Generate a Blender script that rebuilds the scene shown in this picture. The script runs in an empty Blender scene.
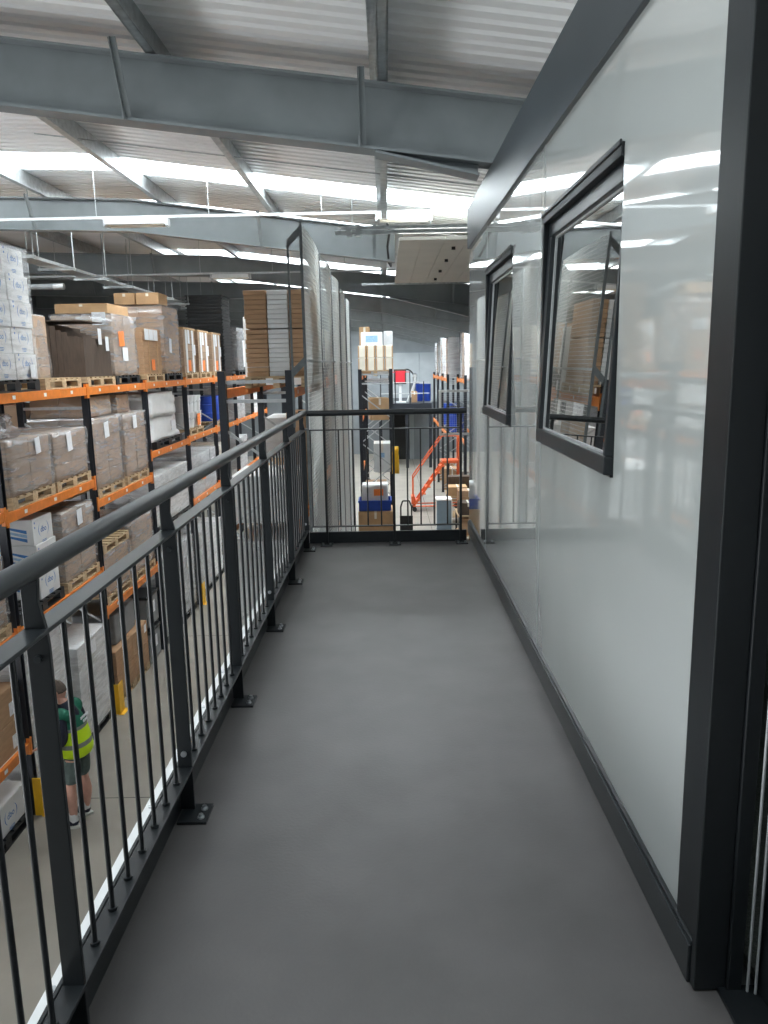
import bpy, bmesh, math, random
from mathutils import Vector, Matrix
rnd = random.Random(7)
sc = bpy.context.scene
col = sc.collection
PI = math.pi

# ------------------------------------------------------------------ camera, sky, light, exposure
cam_d = bpy.data.cameras.new('camera')
cam = bpy.data.objects.new('camera', cam_d); col.objects.link(cam)
cam_d.sensor_fit = 'VERTICAL'; cam_d.sensor_height = 24.0; cam_d.lens = 24.0*780/1024
cam_d.clip_start = 0.05; cam_d.clip_end = 300
CP, CY, CR = math.radians(10.739), math.radians(-0.349), math.radians(1.1)
fw = Vector((math.sin(CY)*math.cos(CP), math.cos(CY)*math.cos(CP), -math.sin(CP)))
rt = Vector((math.cos(CY), -math.sin(CY), 0)); up = rt.cross(fw)
rt2 = math.cos(CR)*rt - math.sin(CR)*up; up2 = math.sin(CR)*rt + math.cos(CR)*up
M4 = Matrix((rt2, up2, -fw)).transposed().to_4x4(); M4.translation = (0, 0, 1.52)
cam.matrix_world = M4
sc.camera = cam

w = bpy.data.worlds.new('sky'); sc.world = w; w.use_nodes = True
bgn = w.node_tree.nodes['Background']; bgn.inputs['Color'].default_value = (0.90, 0.96, 1.0, 1); bgn.inputs['Strength'].default_value = 1.3

def area(name, loc, size_x, size_y, power, rot=(0, 0, 0), color=(0.96, 0.985, 1.0)):
    l = bpy.data.lights.new(name, 'AREA'); l.shape = 'RECTANGLE'; l.size = size_x; l.size_y = size_y
    l.energy = power; l.color = color
    o = bpy.data.objects.new(name, l); col.objects.link(o); o.location = loc; o.rotation_euler = rot
    return o
# daylight that falls through each run of translucent roof sheets (lamps stand outside, above the sheets)
ROOFLIGHTS = [(-4.2, 1.2), (0.4, 1.3), (3.2, 1.2), (10.42, .86), (13.25, .85), (18.9, 1.2), (25.0, 2.0), (31.0, 2.0), (37.0, 2.0), (43.0, 2.0)]  # nearest runs unseen, added to light the deck; farthest widened to brighten the distance
SL = 0.13                       # fall of the roof to the right
XR = -3.7                       # ridge
def fall(x): return SL*x if x > XR else SL*XR + .035*(x-XR)
def zroof(x): return 3.70 - fall(x)
for (y, wd) in ROOFLIGHTS:
    area('daylight_fill', (-3.5, y+wd/2, zroof(-3.5)+1.2), 17, 1.6, 110 if y < 8 else (1150 if y < 22 else 1250), (0, math.atan(SL), 0))
# fill lamp outside an unseen left wall opening, added to brighten racks and roof
area('daylight_fill', (-13.5, -.4, -1.95), 3.4, 8.6, 480, (0, math.radians(-90), 0))
sc.view_settings.view_transform = 'Standard'; sc.view_settings.look = 'None'
sc.view_settings.exposure = 1.05; sc.view_settings.gamma = 1.0
sc.view_settings.use_curve_mapping = False
try:
    sc.cycles.use_denoising = True; sc.cycles.max_bounces = 10; sc.cycles.transparent_max_bounces = 24; sc.cycles.sample_clamp_indirect = 8
except Exception: pass

# ------------------------------------------------------------------ materials
def mat(name, c, rough=.5, metal=0.0, var=.12, scale=6.0, bump=0.0, stretch=(1, 1, 1), bscale=None, coat=0.0, spec=.5, detail=4, coord='Object'):
    m = bpy.data.materials.new(name); m.use_nodes = True
    nt = m.node_tree; b = nt.nodes['Principled BSDF']
    b.inputs['Roughness'].default_value = rough; b.inputs['Metallic'].default_value = metal
    b.inputs['Specular IOR Level'].default_value = spec
    if coat: b.inputs['Coat Weight'].default_value = coat; b.inputs['Coat Roughness'].default_value = .03
    tc = nt.nodes.new('ShaderNodeTexCoord'); mp = nt.nodes.new('ShaderNodeMapping'); mp.inputs['Scale'].default_value = stretch
    nt.links.new(tc.outputs[coord], mp.inputs['Vector'])
    n = nt.nodes.new('ShaderNodeTexNoise'); n.inputs['Scale'].default_value = scale; n.inputs['Detail'].default_value = detail
    nt.links.new(mp.outputs[0], n.inputs['Vector'])
    r = nt.nodes.new('ShaderNodeValToRGB'); e = r.color_ramp.elements
    e[0].position = .3; e[1].position = .7
    e[0].color = (*[max(0, v*(1-var)) for v in c], 1); e[1].color = (*[min(1, v*(1+var)) for v in c], 1)
    nt.links.new(n.outputs['Fac'], r.inputs[0]); nt.links.new(r.outputs[0], b.inputs['Base Color'])
    if bump:
        n2 = nt.nodes.new('ShaderNodeTexNoise'); n2.inputs['Scale'].default_value = bscale or scale*3; n2.inputs['Detail'].default_value = detail
        nt.links.new(mp.outputs[0], n2.inputs['Vector'])
        bp = nt.nodes.new('ShaderNodeBump'); bp.inputs['Strength'].default_value = bump; bp.inputs['Distance'].default_value = .02
        nt.links.new(n2.outputs['Fac'], bp.inputs['Height']); nt.links.new(bp.outputs[0], b.inputs['Normal'])
    return m

MT = {}
MT['anthracite'] = mat('anthracite powder coat', (.008, .0105, .0125), .42, 0, .08, 30)
MT['anthracite_trim'] = mat('anthracite trim', (.018, .022, .025), .32, 0, .06, 12)
MT['fascia'] = mat('anthracite fascia sheet', (.055, .066, .075), .33, .25, .05, 3)
MT['deck'] = mat('grey deck vinyl', (.100, .095, .093), .40, 0, .15, 3.2, .05, bscale=90, detail=12)
MT['panel'] = mat('glossy pale grey panel', (.50, .53, .515), .035, 0, .02, 2, .030, stretch=(1, 1.0, .7), bscale=4.5, detail=1, coat=1.0, spec=.7)
MT['roof'] = mat('grey liner sheet', (.80, .80, .80), .38, .0, .10, 1.2, stretch=(.3, 1, 1))
MT['cream'] = mat('cream liner board', (.60, .58, .52), .5, 0, .05, 2)
MT['rafter'] = mat('grey painted steel', (.205, .226, .234), .42, .1, .10, 3)
MT['galv'] = mat('galvanised steel', (.46, .49, .50), .36, .75, .18, 14)
MT['galv_matt'] = mat('dull galvanised steel', (.50, .52, .53), .5, .35, .12, 20)
MT['mesh'] = mat('galvanised wire', (.48, .51, .50), .4, .35, .08, 20)
MT['orange'] = mat('orange rack paint', (.74, .215, .03), .45, 0, .12, 9)
MT['machine_orange'] = mat('orange red machine paint', (.72, .13, .04), .45, 0, .1, 9)
MT['black_post'] = mat('blue black rack paint', (.018, .022, .030), .45, 0, .15, 20)
MT['card'] = mat('brown cardboard', (.43, .265, .15), .75, 0, .12, 5, stretch=(1, 1, 6))
MT['card_dark'] = mat('dark brown cardboard', (.075, .052, .038), .8, 0, .2, 6, stretch=(6, 6, 1))
MT['card_light'] = mat('light brown cardboard', (.50, .315, .165), .75, 0, .10, 5)
MT['card_grey'] = mat('grey brown cardboard', (.36, .25, .17), .75, 0, .15, 5)
MT['card_white'] = mat('white cardboard', (.72, .73, .73), .65, 0, .05, 5)
MT['cream_card'] = mat('cream cardboard', (.74, .70, .60), .7, 0, .06, 5)
MT['grey_card'] = mat('pale grey cardboard', (.50, .51, .52), .7, 0, .08, 5)
MT['wood'] = mat('pallet wood', (.47, .345, .21), .8, 0, .25, 7, stretch=(1, 5, 5))
MT['black_plastic'] = mat('black plastic', (.015, .017, .019), .45, 0, .2, 10)
MT['grey_plastic'] = mat('grey plastic', (.22, .235, .245), .45, 0, .1, 10)
MT['white_plastic'] = mat('white plastic', (.74, .76, .77), .35, 0, .04, 10)
MT['blue_plastic'] = mat('blue plastic', (.02, .07, .42), .38, 0, .1, 8)
MT['yellow'] = mat('yellow guard paint', (.83, .47, .02), .45, 0, .1, 10)
MT['paper'] = mat('white label paper', (.80, .82, .85), .6, 0, .06, 25)
MT['orange_paper'] = mat('orange label paper', (.95, .25, .05), .6, 0, .06, 25)
MT['blue_ink'] = mat('blue print', (.05, .20, .50), .6, 0, .15, 30)
MT['pale_ink'] = mat('pale blue print', (.30, .48, .68), .6, 0, .15, 30)
MT['concrete'] = mat('warehouse concrete', (.27, .25, .215), .42, 0, .14, 1.1, .05, bscale=30, detail=8)
MT['dark_wall'] = mat('dark grey cladding', (.075, .085, .095), .6, 0, .1, 2)
MT['grey_wall'] = mat('mid grey cladding', (.24, .262, .278), .55, 0, .08, 2)
MT['pale_wall'] = mat('pale grey sheet', (.36, .39, .405), .5, 0, .06, 2)
MT['dark_galv'] = mat('weathered dark galvanised steel', (.14, .155, .16), .45, .4, .15, 20)
MT['white_trim'] = mat('white painted edge', (.88, .89, .89), .5, 0, .05, 10)
MT['skin'] = mat('skin', (.62, .34, .26), .5, 0, .06, 20)
MT['hair'] = mat('short grey brown hair', (.10, .075, .06), .8, 0, .3, 60, .3)
MT['navy'] = mat('navy jersey', (.015, .018, .035), .8, 0, .15, 30)
MT['shorts'] = mat('grey green cotton', (.11, .145, .135), .85, 0, .1, 30)
MT['sole'] = mat('pale rubber', (.62, .62, .58), .7, 0, .1, 20)
MT['bolt'] = mat('zinc bolt', (.62, .64, .66), .28, .9, .1, 30)
MT['red'] = mat('red sheet', (.78, .03, .05), .5, 0, .08, 6)
MT['room'] = mat('office wall paint', (.42, .42, .40), .7, 0, .04, 3)
MT['carpet'] = mat('office carpet', (.16, .18, .165), .95, 0, .35, 160, .3)
MT['cabinet_blue'] = mat('grey blue cabinet paint', (.20, .27, .33), .45, 0, .06, 6)
MT['rubber'] = mat('black rubber', (.02, .02, .02), .7, 0, .2, 20)
MT['duct'] = mat('white duct skin', (.72, .74, .74), .5, 0, .05, 10)

def mat_wrap(lo, hi):
    m = bpy.data.materials.new('clear stretch film'); m.use_nodes = True; nt = m.node_tree; N = nt.nodes; L = nt.links
    N.remove(N['Principled BSDF']); out = N['Material Output']
    tc = N.new('ShaderNodeTexCoord'); mp = N.new('ShaderNodeMapping'); mp.inputs['Scale'].default_value = (.7, .7, 4.2); mp.inputs['Rotation'].default_value = (.35, .3, 0)
    L.new(tc.outputs['Object'], mp.inputs[0])
    n = N.new('ShaderNodeTexNoise'); n.inputs['Scale'].default_value = 4.2; n.inputs['Detail'].default_value = 5; n.inputs['Distortion'].default_value = .7
    L.new(mp.outputs[0], n.inputs['Vector'])
    r = N.new('ShaderNodeValToRGB'); e = r.color_ramp.elements; e[0].position = .40; e[0].color = (lo, lo, lo, 1); e[1].position = .80; e[1].color = (hi, hi, hi, 1)
    L.new(n.outputs['Fac'], r.inputs[0])
    bp = N.new('ShaderNodeBump'); bp.inputs['Strength'].default_value = .35; bp.inputs['Distance'].default_value = .02; L.new(n.outputs['Fac'], bp.inputs['Height'])
    d = N.new('ShaderNodeBsdfDiffuse'); d.inputs['Color'].default_value = (.70, .70, .71, 1); L.new(bp.outputs[0], d.inputs['Normal'])
    g = N.new('ShaderNodeBsdfGlossy'); g.inputs['Roughness'].default_value = .22; g.inputs['Color'].default_value = (.85, .87, .9, 1); L.new(bp.outputs[0], g.inputs['Normal'])
    t = N.new('ShaderNodeBsdfTransparent')
    m1 = N.new('ShaderNodeMixShader'); m1.inputs[0].default_value = .35; L.new(d.outputs[0], m1.inputs[1]); L.new(g.outputs[0], m1.inputs[2])
    m2 = N.new('ShaderNodeMixShader'); L.new(r.outputs[0], m2.inputs[0]); L.new(t.outputs[0], m2.inputs[1]); L.new(m1.outputs[0], m2.inputs[2])
    L.new(m2.outputs[0], out.inputs[0]); return m
MT['wrap'] = mat_wrap(.20, .80); MT['wrap_pale'] = mat_wrap(.10, .45)

def mat_rooflight():
    m = bpy.data.materials.new('translucent rooflight sheet'); m.use_nodes = True; nt = m.node_tree; N = nt.nodes; L = nt.links
    N.remove(N['Principled BSDF']); out = N['Material Output']
    t = N.new('ShaderNodeBsdfTransparent'); t.inputs['Color'].default_value = (.92, .95, .96, 1)
    d = N.new('ShaderNodeBsdfTranslucent'); d.inputs['Color'].default_value = (.88, .92, .93, 1)
    mx = N.new('ShaderNodeMixShader'); mx.inputs[0].default_value = .45
    L.new(t.outputs[0], mx.inputs[1]); L.new(d.outputs[0], mx.inputs[2]); L.new(mx.outputs[0], out.inputs[0]); return m
MT['rooflight'] = mat_rooflight()

def mat_glass():
    m = bpy.data.materials.new('coated window glass'); m.use_nodes = True; nt = m.node_tree; N = nt.nodes; L = nt.links
    N.remove(N['Principled BSDF']); out = N['Material Output']
    t = N.new('ShaderNodeBsdfTransparent'); t.inputs['Color'].default_value = (.55, .58, .57, 1)
    g = N.new('ShaderNodeBsdfGlossy'); g.inputs['Roughness'].default_value = .01; g.inputs['Color'].default_value = (.95, .95, .93, 1)
    lw = N.new('ShaderNodeLayerWeight'); lw.inputs['Blend'].default_value = .5
    mr = N.new('ShaderNodeMapRange'); mr.inputs[1].default_value = 0; mr.inputs[2].default_value = 1; mr.inputs[3].default_value = .58; mr.inputs[4].default_value = .95
    L.new(lw.outputs['Facing'], mr.inputs[0])
    mx = N.new('ShaderNodeMixShader'); L.new(mr.outputs[0], mx.inputs[0]); L.new(t.outputs[0], mx.inputs[1]); L.new(g.outputs[0], mx.inputs[2])
    L.new(mx.outputs[0], out.inputs[0]); return m
MT['glass'] = mat_glass()

def mat_vest():
    m = bpy.data.materials.new('two tone hi vis fabric'); m.use_nodes = True; nt = m.node_tree; b = nt.nodes['Principled BSDF']; b.inputs['Roughness'].default_value = .7
    tc = nt.nodes.new('ShaderNodeTexCoord'); sx = nt.nodes.new('ShaderNodeSeparateXYZ'); nt.links.new(tc.outputs['Object'], sx.inputs[0])
    mr = nt.nodes.new('ShaderNodeMapRange'); mr.inputs[1].default_value = .80; mr.inputs[2].default_value = 1.60; nt.links.new(sx.outputs['Z'], mr.inputs[0])
    r = nt.nodes.new('ShaderNodeValToRGB'); r.color_ramp.interpolation = 'CONSTANT'; cr = r.color_ramp
    Yc, G, S = (.62, .88, .01, 1), (.005, .13, .075, 1), (.22, .24, .20, 1)
    cr.elements[0].position = 0; cr.elements[0].color = Yc; cr.elements[1].position = .28; cr.elements[1].color = S
    for p, c in ((.345, Yc), (.53, S), (.575, G), (.90, Yc)):
        e = cr.elements.new(p); e.color = c
    nt.links.new(mr.outputs[0], r.inputs[0]); nt.links.new(r.outputs[0], b.inputs['Base Color']); return m
MT['vest'] = mat_vest()

# ------------------------------------------------------------------ mesh helpers
def link(name, me, parent=None, loc=None):
    o = bpy.data.objects.new(name, me); col.objects.link(o)
    if parent: o.parent = parent
    if loc is not None: o.location = loc
    return o
def tag(o, label=None, cat=None, group=None, kind=None):
    if label: o['label'] = label
    if cat: o['category'] = cat
    if group: o['group'] = group
    if kind: o['kind'] = kind
    return o
def thing(name, label, cat, loc=(0, 0, 0), rz=0, group=None):
    o = bpy.data.objects.new(name, None); col.objects.link(o); o.location = loc; o.rotation_euler = (0, 0, rz); o.empty_display_size = .1
    return tag(o, label, cat, group)
def kids(o): return [c for c in bpy.data.objects if c.parent == o]
def copy_tree(o, parent=None):
    ch = kids(o)
    c = o.copy(); col.objects.link(c); c.parent = parent
    for k in ch: copy_tree(k, c)
    return c

class MB:
    def __init__(s): s.v = []; s.f = []; s.sm = []
    def add(s, vs, fs, smooth=False):
        b = len(s.v); s.v += [tuple(v) for v in vs]; s.f += [tuple(i+b for i in f) for f in fs]; s.sm += [smooth]*len(fs); return s
    def box(s, x0, x1, y0, y1, z0, z1):
        vs = [(x, y, z) for x in (x0, x1) for y in (y0, y1) for z in (z0, z1)]
        return s.add(vs, [(0, 1, 3, 2), (4, 6, 7, 5), (0, 4, 5, 1), (2, 3, 7, 6), (0, 2, 6, 4), (1, 5, 7, 3)])
    def bar(s, p, q, a, b, upv=(0, 0, 1)):
        p, q = Vector(p), Vector(q); d = (q-p).normalized(); u = Vector(upv)
        if abs(d.dot(u)) > .98: u = Vector((0, 1, 0)) if abs(d.y) < .9 else Vector((1, 0, 0))
        sx = d.cross(u).normalized(); sy = sx.cross(d)
        vs = [e + i*sx*a/2 + j*sy*b/2 for e in (p, q) for (i, j) in ((-1, -1), (1, -1), (1, 1), (-1, 1))]
        return s.add(vs, [(3, 2, 1, 0), (4, 5, 6, 7), (0, 1, 5, 4), (1, 2, 6, 5), (2, 3, 7, 6), (3, 0, 4, 7)])
    def tube(s, p, q, r, r2=None, n=10, cap=True):
        p, q = Vector(p), Vector(q); d = (q-p).normalized(); u = Vector((0, 0, 1)) if abs(d.z) < .9 else Vector((1, 0, 0))
        a = d.cross(u).normalized(); b = a.cross(d); r2 = r if r2 is None else r2; vs = []
        for (e, rr) in ((p, r), (q, r2)):
            for i in range(n):
                t = 2*PI*i/n; vs.append(e + rr*(math.cos(t)*a + math.sin(t)*b))
        s.add(vs, [(i, (i+1) % n, n+(i+1) % n, n+i) for i in range(n)], True)
        if cap: s.add(vs[:n], [tuple(reversed(range(n)))]); s.add(vs[n:], [tuple(range(n))])
        return s
    def path(s, pts, r, n=8):
        for a, b in zip(pts, pts[1:]): s.tube(a, b, r, n=n)
        return s
    def prism(s, prof, y0, y1, axis='y'):
        n = len(prof)
        def P(a, t, b): return {'y': (a, t, b), 'x': (t, a, b), 'z': (a, b, t)}[axis]
        vs = [P(a, y0, b) for a, b in prof] + [P(a, y1, b) for a, b in prof]
        return s.add(vs, [tuple(range(n)), tuple(reversed(range(n, 2*n)))] + [(i, n+i, n+(i+1) % n, (i+1) % n) for i in range(n)])
    def mesh(s, name, m):
        me = bpy.data.meshes.new(name); me.from_pydata(s.v, [], s.f); me.polygons.foreach_set('use_smooth', s.sm)
        bm = bmesh.new(); bm.from_mesh(me); bmesh.ops.recalc_face_normals(bm, faces=bm.faces); bm.to_mesh(me); bm.free()
        if m: me.materials.append(MT[m] if isinstance(m, str) else m)
        return me
    def build(s, name, m, parent=None, loc=None, bevel=0, seg=2):
        o = link(name, s.mesh(name, m), parent, loc)
        if bevel:
            bv = o.modifiers.new('bevel', 'BEVEL'); bv.width = bevel; bv.segments = seg; bv.limit_method = 'ANGLE'; bv.angle_limit = .7
        return o
def struct(mb, name, m, **k): return tag(mb.build(name, m, **k), kind='structure')

def wob_box(x0, x1, y0, y1, z0, z1, amp, seed, n=(6, 6, 6), taper=0.0, skirt=0.0):
    """a box whose skin is pulled in and out like tight film or a filled sack"""
    r = random.Random(seed); bm = bmesh.new(); bmesh.ops.create_cube(bm, size=1)
    bmesh.ops.subdivide_edges(bm, edges=bm.edges[:], cuts=n[0], use_grid_fill=True)
    for v in bm.verts:
        t = v.co.z+.5; k = 1-taper*t + skirt*max(0, .2-t)
        v.co = Vector(((x0+x1)/2+v.co.x*(x1-x0)*k, (y0+y1)/2+v.co.y*(y1-y0)*k, z0+t*(z1-z0)))
        v.co += Vector((r.uniform(-amp, amp), r.uniform(-amp, amp), r.uniform(-amp, amp)*.6 if .05 < t < .97 else 0))
    for f in bm.faces: f.smooth = True
    bmesh.ops.recalc_face_normals(bm, faces=bm.faces)
    me = bpy.data.meshes.new('film'); bm.to_mesh(me); bm.free(); return me

# ------------------------------------------------------------------ the setting
FZ = -3.80
fl = MB().box(-13, 5, -6, 47, FZ-.2, FZ)
struct(fl, 'floor', 'concrete')
j = MB()
for y in (3.0, 9.0, 15.0, 21.0, 27.0, 33.0): j.box(-13, 5, y-.006, y+.006, FZ+.0002, FZ+.0012)
for x in (-2.9, 1.4): j.box(x-.006, x+.006, -6, 47, FZ+.0002, FZ+.0012)
struct(j, 'floor_joint_lines', 'rubber')

# deck
DEND = 6.62
struct(MB().box(-.84, .78, -1.2, DEND, -.035, 0), 'deck_floor', 'deck')
d = MB().box(-.86, -.62, -1.2, DEND+.1, -.30, -.036); d.box(.55, .95, -1.2, DEND+.1, -.30, -.036); d.box(-.62, .55, DEND-.1, DEND+.1, -.30, -.036)
struct(d, 'deck_beam_frame', 'rafter')
e = MB().box(-.905, -.862, -1.2, DEND+.1, -.075, -.045); struct(e, 'trim_1', 'white_trim')
bo = MB()
for k in range(14): bo.tube((-.884, .9+k*.42, -.045), (-.884, .9+k*.42, -.039), .008)
struct(bo, 'trim_1_screws', 'bolt')
dc = MB()
for (x, y) in ((-.7, .2), (-.7, DEND-.1), (.8, DEND-.1), (.8, .2)): dc.box(x-.06, x+.06, y-.06, y+.06, FZ, -.30)
struct(dc, 'deck_columns', 'rafter')

# pod wall on the right: panels between the window modules
WX = .735
def wpanel(y0, y1, z0, z1, dx=0):
    return MB().box(WX+dx, WX+.07, y0, y1, z0, z1)
W1, W2 = (2.53, 3.75, 1.14, 2.17), (4.65, 5.82, 1.14, 2.17)
pw = MB()
for (y0, y1, z0, z1, dx) in ((1.78, 2.528, .0, 2.49, 0), (2.53, 3.75, 0, 1.14, .002), (2.53, 3.75, 2.17, 2.49, .002), (3.752, 4.648, 0, 2.49, 0), (4.65, 5.82, 0, 1.14, .002), (4.65, 5.82, 2.17, 2.49, .002), (5.822, 6.93, 0, 2.49, 0)):
    pw.box(WX+dx, WX+.07, y0, y1, z0, z1)
pw.box(WX, WX+2.4, 6.93, 7.0, -.3, 2.49)
struct(pw, 'wall_right', 'panel')
pr = MB().box(3.1, 3.16, -1.2, 6.93, 0, 2.49)
struct(pr, 'wall_pod_inner', 'room')
struct(MB().box(WX, 3.16, -1.2, 7.0, 2.49, 2.55), 'ceiling_pod', 'room')
struct(MB().box(.90, 3.1, -1.2, 6.93, -.03, .004), 'floor_pod', 'carpet')
struct(MB().box(.716, WX+.03, 1.2, 6.98, 2.475, 2.80).box(.716, WX+2.4, 6.98, 7.01, 2.475, 2.80), 'trim_2', 'fascia', bevel=.004)
struct(MB().box(.716, WX+.004, 1.683, 6.96, .0, .105).box(.722, WX+.004, 1.683, 6.96, .105, .118), 'baseboard_right', 'anthracite_trim', bevel=.003)

# corner profile and the doorway beside the camera
cj = MB().box(.728, .736, 1.680, 1.80, 0.118, 2.475).box(.722, .80, 1.655, 1.680, 0.003, 2.475).box(.80, .835, 1.645, 1.69, .003, 2.475)
struct(cj, 'door_1', 'anthracite', bevel=.003)
struct(MB().box(.7365, .81, 1.6805, 1.779, .003, 2.475), 'door_1_reveal', 'anthracite')
struct(MB().tube((.846, 1.640, .013), (.846, 1.640, 2.47), .0035, n=6).tube((.862, 1.632, .013), (.862, 1.632, 2.47), .0035, n=6), 'door_1_seal', 'galv_matt')
dl = tag(MB().box(.872, .93, 1.52, 1.66, .013, 2.475).build('door_1_leaf', 'anthracite'), kind='structure')
struct(MB().box(.895, .91, .3, 1.52, .02, 2.475), 'door_1_pane', 'glass')
struct(MB().box(.78, .90, .2, 1.66, .0005, .012), 'door_1_threshold', 'anthracite')

def window(n, y0, y1, z0, z1):
    root = thing('window_%d' % n, None, None, (WX, (y0+y1)/2, z0)); root['kind'] = 'structure'
    hw = (y1-y0)/2; H = z1-z0; t = .042
    f = MB()
    for (a, b, c, e_) in ((-hw, hw, 0, .010), (-hw, hw, H-t, H), (-hw, -hw+t, t, H-t), (hw-t, hw, t, H-t)): f.box(.085 if 0 else (.082 if a == -hw and c == t else -.010), .0851 if 0 else .10, a, b, c, e_)
    f.box(-.016, -.009, -hw-.006, hw+.006, H-.012, H+.006)
    f.build('frame', 'anthracite', root, bevel=.003)
    # top hung sash, pushed open at the bottom
    sash = MB(); s = .062; i = t-.004; SH = H-i-.012
    n_ = -hw+.004; ns = .026
    for (a, b, c, e_) in ((n_, hw-i, -SH, -SH+s), (n_, hw-i, -s, 0), (n_, n_+ns, -SH+s, -s), (hw-i-s, hw-i, -SH+s, -s)): sash.box(-.03, .03, a, b, c, e_)
    so = sash.build('sash', 'anthracite_trim', root, bevel=.004)
    so.location = (.046, 0, H-i-.006); so.rotation_euler = (0, math.radians(2.75), 0)
    MB().box(-.006, .006, n_+ns-.006, hw-i-s+.006, -SH+s-.006, -s+.006).build('pane', 'glass', so)
    bd = MB(); q = .008
    for (a, b, c, e_) in ((n_+ns-.001, hw-i-s+.001, -SH+s, -SH+s+q), (n_+ns, hw-i-s, -s-q, -s), (n_+ns, n_+ns+q*.6, -SH+s, -s), (hw-i-s-q, hw-i-s, -SH+s, -s)): bd.box(-.011, -.007, a, b, c, e_)
    bd.build('glazing_bead', 'galv_matt', so)
    for sgn in (1,): MB().bar((.06, sgn*(hw-t-.004), H*.55), (.02, sgn*(hw-t-.004), H*.30), .008, .018).build('stay', 'galv', root)
    return root
window(1, *W1); window(2, *W2)

# roof: profiled liner sheet with openings for the rooflights
def corr(y0, y1, x0, x1, z_off=0, period=.165, depth=.030):
    mb = MB(); ys = []; y = math.floor(y0/period)*period
    while y < y1+period:
        for (a, h) in ((0, 0), (.30, 0), (.42, 1), (.62, 1), (.74, 0)):
            if y0 <= y+a*period <= y1: ys.append((y+a*period, h*depth))
        y += period
    ys = [(y0, ys[0][1])]+ys+[(y1, ys[-1][1])]
    vs = []
    for (yy, h) in ys: vs += [(x0, yy, zroof(x0)+h+z_off), (x1, yy, zroof(x1)+h+z_off)]
    vs2 = [(a, b, c+.012) for a, b, c in vs]
    fs = [(2*i, 2*i+1, 2*i+3, 2*i+2) for i in range(len(ys)-1)]
    return mb.add(vs, fs).add(vs2, fs)
edges = [-6.0]; roof = MB()
for (y, wd) in ROOFLIGHTS: edges += [y, y+wd]
edges.append(47)
for a, b in zip(edges[::2], edges[1::2]):
    [roof.add(m_.v, m_.f) for m_ in (corr(a, b, -13, XR), corr(a, b, XR, 5))]
for (y, wd) in ROOFLIGHTS:
    if y > 15: m_ = corr(y, y+wd, -13, -4.8); roof.add(m_.v, m_.f)
    if 13 < y < 14: m_ = corr(y, y+wd, 0, 5); roof.add(m_.v, m_.f)
struct(roof, 'ceiling', 'roof')
for n, (y, wd) in enumerate(ROOFLIGHTS):  # the nearest are unseen openings added for their light
    mb = MB()
    for xa, xb in (((-13, XR), (XR, 0 if 13 < y < 14 else 5)) if y < 15 else ((-4.8, XR), (XR, 5))):
        vs = corr(y, y+wd, xa, xb, .004); k = len(vs.v)//2; mb.add(vs.v[:k], [f for f in vs.f if max(f) < k])
    struct(mb, 'window_%d' % (n+3), 'rooflight')

# rafters, purlins and stays
def rz(x): return 3.46 - fall(x)                     # top of rafter
def rafter(y, x0, x1, haunch=None):
    mb = MB(); D = .45; fw_, ft, wt = .19, .018, .012
    def sect(xa, za, xb, zb, h0, h1, w_):           # a sloped bar
        return mb.add([(xa, y-w_/2, za), (xa, y+w_/2, za), (xa, y-w_/2, za+h0), (xa, y+w_/2, za+h0), (xb, y-w_/2, zb), (xb, y+w_/2, zb), (xb, y-w_/2, zb+h1), (xb, y+w_/2, zb+h1)],
                      [(0, 1, 3, 2), (4, 6, 7, 5), (0, 2, 6, 4), (1, 5, 7, 3), (0, 4, 5, 1), (2, 3, 7, 6)])
    for xa, xb in ((x0, XR), (XR, x1)):
        sect(xa, rz(xa)-ft, xb, rz(xb)-ft, ft, ft, fw_); sect(xa, rz(xa)-D, xb, rz(xb)-D, ft, ft, fw_); sect(xa, rz(xa)-D+ft, xb, rz(xb)-D+ft, D-2*ft, D-2*ft, wt)
    if haunch:
        xa, xb, dd = haunch
        sect(xa, rz(xa)-D-.001, xb, rz(xb)-D-dd, .001, dd, wt); sect(xa, rz(xa)-D-ft-.002, xb, rz(xb)-D-dd-ft, ft, ft, fw_)
    return struct(mb, 'roof_rafter', 'rafter')
rafter(6.0, -13, 2.0, (-.05, .69, .075))
RY = [12.0, 18.0, 24.0, 30.0, 36.0, 42.0]
for y in RY: rafter(y, -13, *((.16,) if y == 12 else (5, (.1, 5, .62))))
rafter(0.0, -13, .6)
PX = [-12.0, -10.2, -8.4, -6.6, -4.92, -3.27, -1.63, -.02, 1.62, 3.3]
for x in PX:
    y0 = -5.9; zb, zt = rz(x)+.004, zroof(x)-.004
    mb = MB(); t = .010
    mb.box(x-t/2, x+t/2, y0, 46.9, zb, zt).box(x, x+.065, y0, 46.9, zb, zb+t).box(x-.065, x, y0, 46.9, zt-t, zt).box(x+.06, x+.068, y0, 46.9, zb, zb+.02)
    struct(mb, 'roof_purlin', 'galv')
for y in [6.0]+RY:
    for x in (-5.12, -1.84, -.19, 1.45, -8.6):
        if y < 13 and x > .5: continue
        s = MB().bar((x+.035, y-.32, rz(x)-.005), (x+.035, y-.10, rz(x+.035)-.43), .045, .006, (1, 0, 0)); s.bar((x+.06, y-.32, rz(x)-.005), (x+.06, y-.10, rz(x+.06)-.43), .006, .04, (1, 0, 0))
        s.tube((x+.035, y-.115, rz(x)-.46), (x+.035, y-.115, rz(x)-.38), .012, n=6)
        struct(s, 'roof_stay', 'rafter')
tr = MB()
for y in (8.9, 15.0, 21.0): tr.bar((XR, y, rz(XR)+.06), (5, y, rz(5)+.06), .012, .012)
struct(tr, 'roof_sag_bars', 'galv')
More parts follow.
